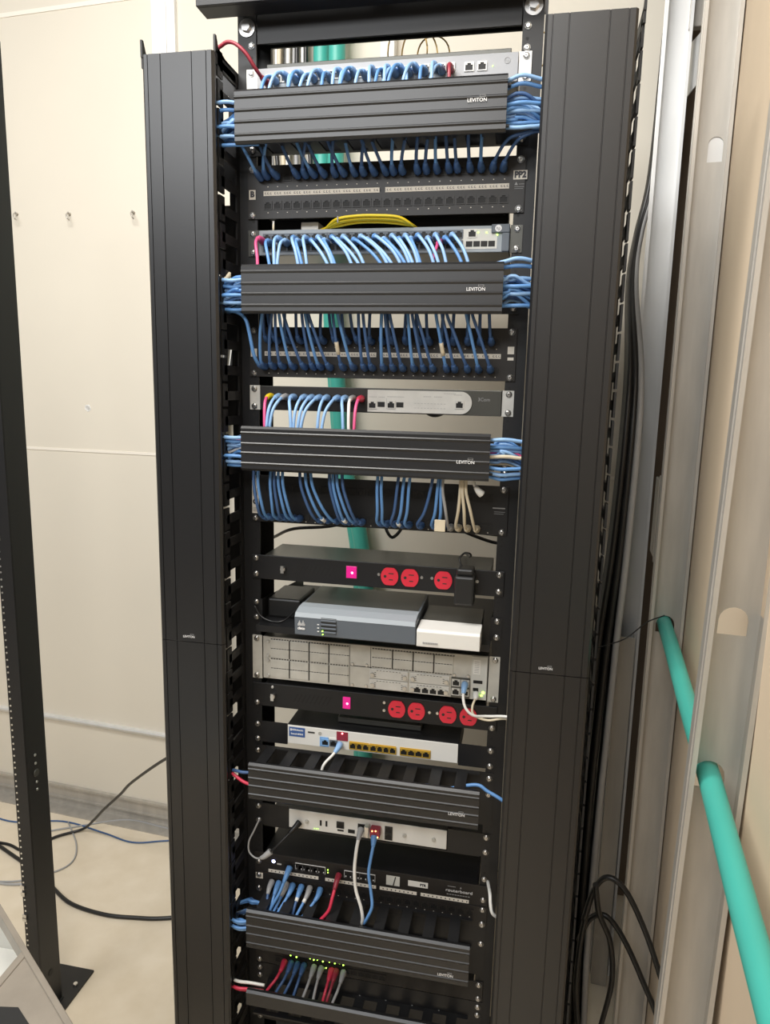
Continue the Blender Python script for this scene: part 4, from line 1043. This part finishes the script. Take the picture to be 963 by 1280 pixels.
for x, z in ((0.011, 0.631), (0.018, 0.632), (0.022, 0.619)): led(x, z, o, 'ledorange', -0.0205, 0.0014)
b = MB(); b.box(-0.006, 0.003, -0.018, -0.003, 0.612, 0.636)
tag(b.build('metal_plug', 'silver', bevel=0.001), 'bare metal plug in the off-white router just left of the glowing plug', 'plug')
# power lead at left
cable([(-0.142, -0.008, 0.6195), (-0.150, -0.020, 0.612), (-0.172, -0.038, 0.590), (-0.190, -0.045, 0.572)], 'blackcable', 'black barrel plug and lead on the left of the off-white router', bootcol='blackcable', r=0.0022, bl=0.030, name='power_cable')
cable([(-0.190, -0.045, 0.572), (-0.205, -0.050, 0.560), (-0.222, -0.045, 0.552), (-0.238, -0.040, 0.560), (-0.240, -0.036, 0.580), (-0.232, -0.03, 0.600), (-0.222, -0.02, 0.625)], 'greycable', 'grey cord end curling back at the left of the off-white router', r=0.0018, bootcol='greycable', name='power_cable')

# ---- router board unit
d = empty('rack_router', (0, 0.1, 0.49), 'black rack router with white port outlines, a blue-white lamp and paper stickers', 'router')
b = MB(); b.box(-0.2205, 0.2205, 0.0, 0.17, 0.4925, 0.5345); b.build('body', 'black', d)
b = MB(); b.box(-0.2413, 0.2413, -0.003, 0.0, 0.4905, 0.5350); fp = b.build('front_panel', 'brownport', d, bevel=0.0008)
for k in range(5): jack(-0.1870+k*0.0160+0.016, 0.5150, fp, 'nickel' if False else 'brownport', -0.0032)
def outline(x0, n, z=0.5150, w=0.0158):
    t = MB()
    for k in range(n):
        a = x0+k*w
        t.box(a-0.0006, a+0.0006, -0.0042, -0.003, z-0.0075, z+0.0085).box(a, a+w, -0.0042, -0.003, z+0.0075, z+0.0085)
        t.box(a+0.0006, a+0.0040, -0.0040, -0.003, z-0.0075, z-0.0030).box(a+w-0.0040, a+w-0.0006, -0.0040, -0.003, z-0.0075, z-0.0030)
    a = x0+n*w; t.box(a-0.0006, a+0.0006, -0.0042, -0.003, z-0.0075, z+0.0085)
    t.build('port_outline', 'text', fp)
outline(-0.152, 4); outline(-0.0480, 4)
for k in range(4): jack(-0.1441+k*0.0158, 0.5150, fp, 'brownport', -0.0032); jack(-0.0401+k*0.0158, 0.5150, fp, 'brownport', -0.0032)
led(-0.2000, 0.5180, fp, 'ledblue', -0.003, 0.0042)
led(-0.0830, 0.5180, fp, 'ledgreen', -0.003, 0.0013); led(-0.0830, 0.5120, fp, 'ledgreen', -0.003, 0.0013); 
b = MB(); b.box(-0.192, -0.183, -0.004, -0.003, 0.5130, 0.5155); b.build('button', 'white', fp)
for x0, x1 in ((-0.211, -0.103), (-0.0885, 0.018), (0.0255, 0.1010), (0.1090, 0.2050)):
    b = MB(); b.box(x0, x1, -0.0036, -0.003, 0.4925, 0.4995); ls = b.build('label_strip', 'strip', fp)
    t = MB(); x = x0+0.006
    while x < x1-0.004: t.box(x, x+0.0022, -0.0038, -0.0036, 0.4945, 0.4972); x += 0.0085
    t.build('printed_text', 'textdark', ls)
b = MB(); b.box(0.0385, 0.0660, -0.0036, -0.003, 0.5060, 0.5270); st = b.build('sticker', 'glowlabel', fp)
b = MB(); b.hexa([(0.0520, -0.0040, 0.506), (0.0545, -0.0040, 0.506), (0.0545, -0.0036, 0.506), (0.0520, -0.0036, 0.506), (0.0565, -0.0040, 0.526), (0.0585, -0.0040, 0.526), (0.0585, -0.0036, 0.526), (0.0565, -0.0036, 0.526)]); b.build('sticker_gap', 'seam', st)
b = MB(); b.box(0.0830, 0.1230, -0.0036, -0.003, 0.5110, 0.5230); st = b.build('sticker', 'white', fp)
text('FTR', 0.1130, 0.5165, 0.0050, 'textdark', st, y=-0.0037, bold=0.0004)
text('routerboard', 0.1850, 0.5150, 0.0066, 'text', fp, 'logo', y=-0.0032, width=0.052)
b = MB(); b.box(0.1620, 0.1780, -0.0032, -0.003, 0.5232, 0.5242); b.prism([(0.186, 0.5215), (0.190, 0.5215), (0.188, 0.5255)], 'y', -0.0032, -0.003); b.build('printed_text', 'textgrey', fp)
b = MB()
for k in range(9): b.box(0.161+k*0.0052, 0.1648+k*0.0052, -0.0032, -0.003, 0.5055, 0.5070)
b.build('printed_text', 'textgrey', fp)
for s in (-1, 1): 
    for z in (0.5130 if s < 0 else 0.5050, ): screw(s*0.2325, z, d, -0.003)
# panel D beneath
p, bd = patch_panel('black patch panel marked D, just under the black rack router', 0.4455, 0.4895, (0.4740,), None, '', (0.4630,), mt_='brownport')
b = MB(); b.box(-0.2390, -0.2235, -0.0036, -0.003, 0.4745, 0.4875); lb = b.build('label', 'strip', bd); text('D', -0.2312, 0.4808, 0.0085, 'textdark', lb, y=-0.0037, bold=0.0006)
# cables there
cable([(-0.163, -0.008, 0.5140), (-0.165, -0.026, 0.506), (-0.173, -0.042, 0.480), (-0.188, -0.055, 0.450), (-0.192, -0.060, 0.43)]+trough('m5', -0.192, -1, 0.43, True), 'blue', 'blue cable plugged into the first port of the black rack router', bootcol='blue', r=0.0032, bl=0.032)
cable([(-0.0585, -0.008, 0.5150), (-0.0590, -0.026, 0.510), (-0.062, -0.044, 0.490), (-0.067, -0.055, 0.468), (-0.085, -0.062, 0.445), (-0.090, -0.060, 0.43)], 'red', 'red cable plugged into the middle of the black rack router', bootcol='maroon', r=0.0034, bl=0.032)
dl = [(-0.2020, -0.196, 'shadeblue', 'greycable', None), (-0.187, -0.190, 'blue', 'blue', None), (-0.170, -0.186, 'blue', 'greycable', None), (-0.157, -0.178, 'blue', 'blue', None), (-0.138, -0.144, 'shadeblue', 'blue', 'white'), (-0.120, -0.138, 'blue', 'greycable', 'white'), (-0.098, -0.128, 'blue', 'blue', None)]
for i, (x, xe, c, bc, sl) in enumerate(dl):
    pts = [(x, -0.006, 0.4735), (x, -0.024, 0.471), (x+(xe-x)*0.3, -0.040, 0.460), (xe+(x-xe)*0.15, -0.055, 0.440), (xe, -0.060, 0.425)]+trough('m5', xe, -1, 0.42, True)
    cable(pts, c, ORD[i]+' cable from the left on the panel marked D' + (', with a white sleeve' if sl else ''), 'plain blue cables of the panel marked D' if not sl else 'sleeved cables of the panel marked D', bootcol=bc, r=0.0030, bl=0.030, sleeve=(8, 'white') if sl else None)
for j, z in enumerate((0.437, 0.430, 0.423, 0.416)): side_strand('m5', -1, -0.080+0.005*(j % 2), z, -0.002, 'litpaleblue' if j % 2 else 'blue')
cable([(0.240, -0.02, 0.560), (0.246, -0.05, 0.556), (0.248, -0.06, 0.545), (0.252, -0.065, 0.530), (0.262, -0.06, 0.518), (0.28, -0.05, 0.505)], 'white', 'white cord end curling beside the right cable manager near the black rack router', r=0.0032)

# ---- bottom switch with green lights
d = empty('network_switch', (0, 0.1, 0.275), 'dark network switch near the bottom of the rack with green lights', 'network switch')
b = MB(); b.box(-0.2205, 0.2205, 0.0, 0.20, 0.2760, 0.3190); b.build('body', 'black', d)
b = MB(); b.box(-0.2413, 0.2413, -0.003, 0.0, 0.2750, 0.3195); fp = b.build('front_panel', 'brownport', d, bevel=0.0008)
for k in range(16): jack(-0.190+k*0.0150, 0.2905, fp, 'brownport', -0.0032)
for x, z in ((-0.163, 0.304), (-0.150, 0.302), (-0.120, 0.305), (-0.112, 0.303), (-0.104, 0.305), (-0.092, 0.303), (-0.078, 0.305), (-0.066, 0.304), (-0.056, 0.306), (-0.048, 0.303), (-0.112, 0.288), (-0.085, 0.289), (-0.048, 0.288), (-0.073, 0.290)):
    led(x, z, fp, 'ledgreen', -0.0034, 0.0017)
for s in (-1, 1):
    for z in (0.3130, 0.2815): screw(s*0.2325, z, d, -0.003)
bl = [(-0.175, -0.196, 'red'), (-0.160, -0.176, 'shadeblue'), (-0.146, -0.158, 'shadeblue'), (-0.132, -0.138, 'shadeblue'), (-0.110, -0.118, 'greycable'), (-0.094, -0.096, 'greycable'), (-0.072, -0.076, 'red'), (-0.062, -0.068, 'maroon'), (-0.046, -0.056, 'greycable')]
cn = {'red': 'red', 'shadeblue': 'dark blue', 'greycable': 'grey', 'maroon': 'dark red'}
for x, xe, c in bl:
    first = c == 'red' and x < -0.1
    cable([(x, -0.006, 0.290), (x, -0.024, 0.289), (x+(xe-x)*0.3, -0.045, 0.280), (xe, -0.060, 0.262), (xe, -0.062, 0.245)], c,
          ('leftmost red' if first else ORD[[q[0] for q in bl if q[2] == c].index(x)]+' '+cn[c] if c in ('shadeblue', 'greycable') else cn[c])+' cable dropping from the bottom switch' + ('' if c != 'red' or first else ' beside the dark red one'),
          None if c in ('red', 'maroon') else cn[c]+' cables of the bottom switch', bootcol=c, r=0.0030)
side_strand('m6', -1, -0.08, 0.278, 0.004, 'red'); side_strand('m6', -1, -0.074, 0.270, 0.004, 'red'); side_strand('m6', -1, -0.074, 0.286, 0.006, 'white')
# lower device under m6
p, bd = patch_panel('dark patch panel partly hidden below the lowest manager', 0.135, 0.179, (0.160,), None, '', (0.147,), mt_='brownport')

# cords dangling behind the panels (between rack and wall)
bc = [[(-0.26, 0.22, 1.36), (-0.20, 0.20, 1.33), (-0.19, 0.22, 1.25), (-0.15, 0.24, 1.19), (-0.05, 0.22, 1.20), (0.02, 0.20, 1.24), (0.10, 0.2, 1.22)],
      [(-0.27, 0.20, 1.16), (-0.21, 0.16, 1.19), (-0.12, 0.18, 1.20), (-0.02, 0.19, 1.245), (0.05, 0.2, 1.26)],
      [(-0.13, 0.20, 1.33), (-0.14, 0.20, 1.25), (-0.15, 0.19, 1.19)],
      [(0.02, 0.16, 1.24), (0.08, 0.18, 1.22), (0.15, 0.2, 1.20), (0.22, 0.2, 1.195)],
      [(0.00, 0.22, 1.25), (-0.02, 0.20, 1.21), (0.00, 0.18, 1.18), (0.02, 0.20, 1.21), (-0.01, 0.24, 1.25)],
      [(0.08, 0.12, 1.26), (0.13, 0.14, 1.22), (0.20, 0.16, 1.19), (0.24, 0.16, 1.185)],
      [(-0.19, 0.13, 1.10), (-0.17, 0.13, 1.113), (-0.15, 0.13, 1.118), (-0.12, 0.14, 1.12)],
      [(-0.13, 0.13, 1.118), (-0.11, 0.13, 1.10), (-0.10, 0.14, 1.085)],
      [(-0.195, 0.10, 0.845), (-0.17, 0.11, 0.862), (-0.13, 0.12, 0.868)],
      [(-0.175, 0.10, 0.87), (-0.165, 0.11, 0.835), (-0.155, 0.11, 0.80)],
      [(0.02, 0.30, 1.46), (0.06, 0.28, 1.435), (0.09, 0.26, 1.44), (0.11, 0.2, 1.46)]]
for i, pts in enumerate(bc):
    where = 'behind the upper power strip' if i < 6 else ('behind the tray shelf' if i < 8 else ('behind the lower power strip' if i < 10 else 'behind the white-fronted switch'))
    cable(pts, 'blackcable', 'black cord crossing the gap '+where, ('black cords '+where) if i < 10 else None, r=0.0035, name='power_cable')

# black trunk cables hanging between the right manager and the corner studs
for i in range(12):
    o = 0.0115*(i % 3)-0.003; q = 0.013*(i//3)
    pts = [(0.528+0.3*o, 0.58+q*0.5, 2.3), (0.520+0.4*o, 0.575+q*0.5, 2.0), (0.496+0.3*o, 0.550+q*0.5, 1.86), (0.474+0.5*o, 0.44+q*0.5, 1.73), (0.466+o, 0.25+q, 1.50), (0.454+1.2*o, 0.20+q, 1.20), (0.442+1.5*o, 0.20+q, 1.0), (0.434+1.7*o, 0.2+q, 0.80), (0.430+1.7*o, 0.2+q, 0.60), (0.432+1.5*o, 0.2+q, 0.30), (0.44+1.5*o, 0.2+q, 0.012)]
    c = 'blackcable' if i not in (2,) else 'greycable'
    cable(pts, c, ('black' if c == 'blackcable' else 'grey')+' trunk cable hanging upright right of the right cable manager', 'trunk cables right of the rack' if c == 'blackcable' else None, r=0.0070, name='trunk_cable')
loops = [[(0.44, 0.12, 0.40), (0.455, 0.12, 0.47), (0.480, 0.12, 0.505), (0.515, 0.11, 0.490), (0.555, 0.10, 0.420), (0.590, 0.08, 0.335), (0.620, 0.06, 0.24), (0.60, 0.0, 0.08), (0.52, -0.05, 0.008), (0.4, -0.02, 0.008)],
         [(0.44, 0.18, 0.30), (0.460, 0.17, 0.365), (0.490, 0.16, 0.385), (0.525, 0.15, 0.350), (0.565, 0.13, 0.28), (0.61, 0.10, 0.18), (0.62, 0.04, 0.06), (0.55, -0.04, 0.010), (0.45, -0.10, 0.008)],
         [(0.455, 0.10, 0.50), (0.470, 0.12, 0.42), (0.500, 0.14, 0.34), (0.512, 0.15, 0.24), (0.500, 0.16, 0.12), (0.47, 0.12, 0.012)],
         [(0.452, 0.12, 0.46), (0.440, 0.13, 0.36), (0.436, 0.13, 0.24), (0.446, 0.12, 0.14), (0.47, 0.10, 0.012)]]
for i, pts in enumerate(loops):
    cable(pts, 'blackcable', ('thick black cable looping out to the right near the floor, upper arc', 'thick black cable looping out to the right near the floor, lower arc', 'black cable dropping straight behind the two arcs near the floor', 'black cable hugging the lower right edge of the right manager')[i], r=0.0058, name='power_cable', n=8)
cable([(0.42, 0.16, 0.98), (0.45, 0.14, 1.0), (0.48, 0.13, 1.02), (0.52, 0.16, 1.045), (0.56, 0.2, 1.05)], 'blackcable', 'thin black wire crossing from the trunk cables to the middle stud', r=0.0012, name='wire')

# ---------------------------------------------------------------- left: second rack post
pr = empty('rack_post', (-0.79, 0.03, 0), 'upright of a second empty black rack bolted to the floor at the left', 'rack post')
b = MB()
b.box(-0.806, -0.773, 0.0, 0.003, 0.006, 2.134).box(-0.776, -0.773, 0.003, 0.068, 0.006, 2.134).box(-0.806, -0.776, 0.065, 0.068, 0.006, 2.134)
b.build('channel', 'black', pr, bevel=0.0008)
b = MB(); b.box(-0.89, -0.745, 0.040, 0.157, 0.0, 0.006); b.box(-0.773, -0.768, 0.0, 0.068, 0.006, 0.0085); bp = b.build('base_plate', 'black', pr, bevel=0.001)
b = MB(); b.cyl((-0.762, 0.105, 0.006), (-0.762, 0.105, 0.012), 0.006, 0.005, 10); b.build('anchor_bolt', 'silver', bp)
h = MB(); z = 0.12
h.use('silver')
while z < 1.62:
    for dz in (0.00635, 0.02223, 0.0381): h.cyl((-0.8005, 0.0, z+dz), (-0.8005, -0.0008, z+dz), 0.0022, 0.0022, 8)
    z += 0.04445
tag(h.build('tapped_holes', None, pr), kind='stuff')
for z in (0.60, 0.582, 0.645, 0.665):
    b = MB(); b.cyl((-0.773, 0.03, z), (-0.7715, 0.03, z), 0.0035, 0.003, 10); b.build('bolt', 'silver', pr)
b = MB(); b.cyl((-0.773, 0.03, 0.622), (-0.7705, 0.03, 0.622), 0.009, 0.008, 14); b.build('bolt', 'chassis', pr)
b = MB(); b.cyl((-0.773, 0.034, 0.105), (-0.7722, 0.034, 0.105), 0.008, 0.008, 12); b.build('slot_hole', 'dark', pr)
for z in (0.335, 0.352, 0.278, 0.27):
    b = MB(); b.box(-0.808, -0.798, -0.003, 0.0, z-0.005, z+0.005); b.build('clip_nut', 'silver', pr)
for z in (1.10, 1.16):
    b = MB(); b.box(-0.806, -0.797, -0.002, 0.0, z, z+0.02); b.build('tag', 'strip', pr) if z > 1.12 else b.bm.free()
# a second post partner of that rack beyond the left frame edge carries nothing in view

# metal cart in the lower left corner
ct = empty('metal_cart', (-0.6, -0.55, 0), 'corner of a grey metal cart with a white lower tray, in the lower left foreground', 'cart')
def slab(poly, z0, z1, name, m_, bev=0.001, par=None):
    b = MB(); b.prism(poly, 'z', z0, z1); return b.build(name, m_, par or ct, bevel=bev)
tp = slab([(-0.370, -0.514), (-0.100, -0.696), (-0.100, -0.86), (-0.352, -0.86), (-0.357, -0.60)], 0.716, 0.7200, 'top_plate', 'cartmetal')
slab([(-0.400, -0.606), (-0.316, -0.597), (-0.285, -0.616), (-0.272, -0.655), (-0.345, -0.672)][1:] + [(-0.349, -0.603)], 0.7200, 0.7208, 'rubber_pad', 'rubber', 0, tp)
slab([(-0.100, -0.696), (-0.750, -0.253), (-0.7545, -0.2596), (-0.100, -0.7055)], 0.700, 0.7225, 'edge_rail', 'cartmetal')
slab([(-0.362, -0.517), (-0.349, -0.86), (-0.355, -0.86), (-0.3725, -0.520)], 0.690, 0.7215, 'edge_rail', 'cartmetal')
slab([(-0.95, -0.402), (-0.478, -0.402), (-0.335, -0.515), (-0.335, -0.86), (-0.95, -0.86)], 0.596, 0.600, 'tray', 'glowlabel')
slab([(-0.95, -0.402), (-0.488, -0.402), (-0.488, -0.398), (-0.95, -0.398)], 0.596, 0.640, 'tray_lip', 'glowlabel')
for x, y, z1 in ((-0.352, -0.545, 0.716), (-0.115, -0.71, 0.716), (-0.74, -0.275, 0.705), (-0.93, -0.84, 0.60)):
    b = MB(); b.box(x-0.010, x+0.010, y-0.010, y+0.010, 0.0, z1); b.build('leg', 'cartmetal', ct, bevel=0.001)

# cables on the floor by the back wall
def fz(pts, r): return [(x, y, r) for x, y in pts]
floor_cables = [
 ('blackcable', 0.0045, [(-1.60, 0.52, 0.0045), (-1.34, 0.55, 0.0045), (-1.24, 0.535, 0.0045), (-1.186, 0.616, 0.006), (-1.12, 0.665, 0.012), (-1.06, 0.64, 0.07), (-0.994, 0.60, 0.143), (-0.90, 0.55, 0.24), (-0.829, 0.50, 0.318), (-0.666, 0.40, 0.466), (-0.531, 0.30, 0.571), (-0.40, 0.15, 0.62), (-0.35, 0.06, 0.60)], 'black cable rising from the floor to the left cable manager in a diagonal'),
 ('blackcable', 0.0055, [(-1.8, 0.62, 0.0055), (-1.45, 0.57, 0.0055), (-1.25, 0.50, 0.0055), (-1.12, 0.44, 0.0055), (-1.048, 0.405, 0.0055), (-0.95, 0.355, 0.0055), (-0.833, 0.337, 0.0055), (-0.74, 0.345, 0.0055), (-0.656, 0.362, 0.0055), (-0.50, 0.42, 0.0055), (-0.38, 0.40, 0.0055)], 'thick black cable curving across the floor, the one nearest the camera'),
 ('shadeblue', 0.0026, [(-1.62, 0.72, 0.003), (-1.40, 0.66, 0.003), (-1.22, 0.70, 0.003), (-1.05, 0.674, 0.003), (-0.93, 0.65, 0.003), (-0.833, 0.68, 0.003), (-0.70, 0.72, 0.003), (-0.55, 0.7, 0.003)], 'thin blue cable lying along the floor near the wall track'),
 ('greycable', 0.0030, [(-1.30, 0.60, 0.003), (-1.17, 0.677, 0.003), (-1.02, 0.755, 0.003), (-0.885, 0.748, 0.003), (-0.70, 0.72, 0.003), (-0.5, 0.68, 0.003)], 'grey cable running along the foot of the back wall track'),
 ('greycable', 0.0026, [(-1.20, 0.70, 0.003), (-1.10, 0.60, 0.003), (-1.06, 0.52, 0.003), (-1.09, 0.46, 0.003), (-1.18, 0.40, 0.003), (-1.35, 0.38, 0.003)], 'grey cable making a tight bend on the floor right of the second rack post'),
 ('greycable', 0.0040, [(-1.5, 0.42, 0.004), (-1.28, 0.40, 0.004), (-1.20, 0.385, 0.004), (-1.13, 0.40, 0.004), (-1.10, 0.42, 0.004)], 'grey cable on the floor crossing behind the second rack post'),
]
for c, r, pts, lb in floor_cables:
    cable(pts, c, lb, r=r, name='floor_cable', n=8)
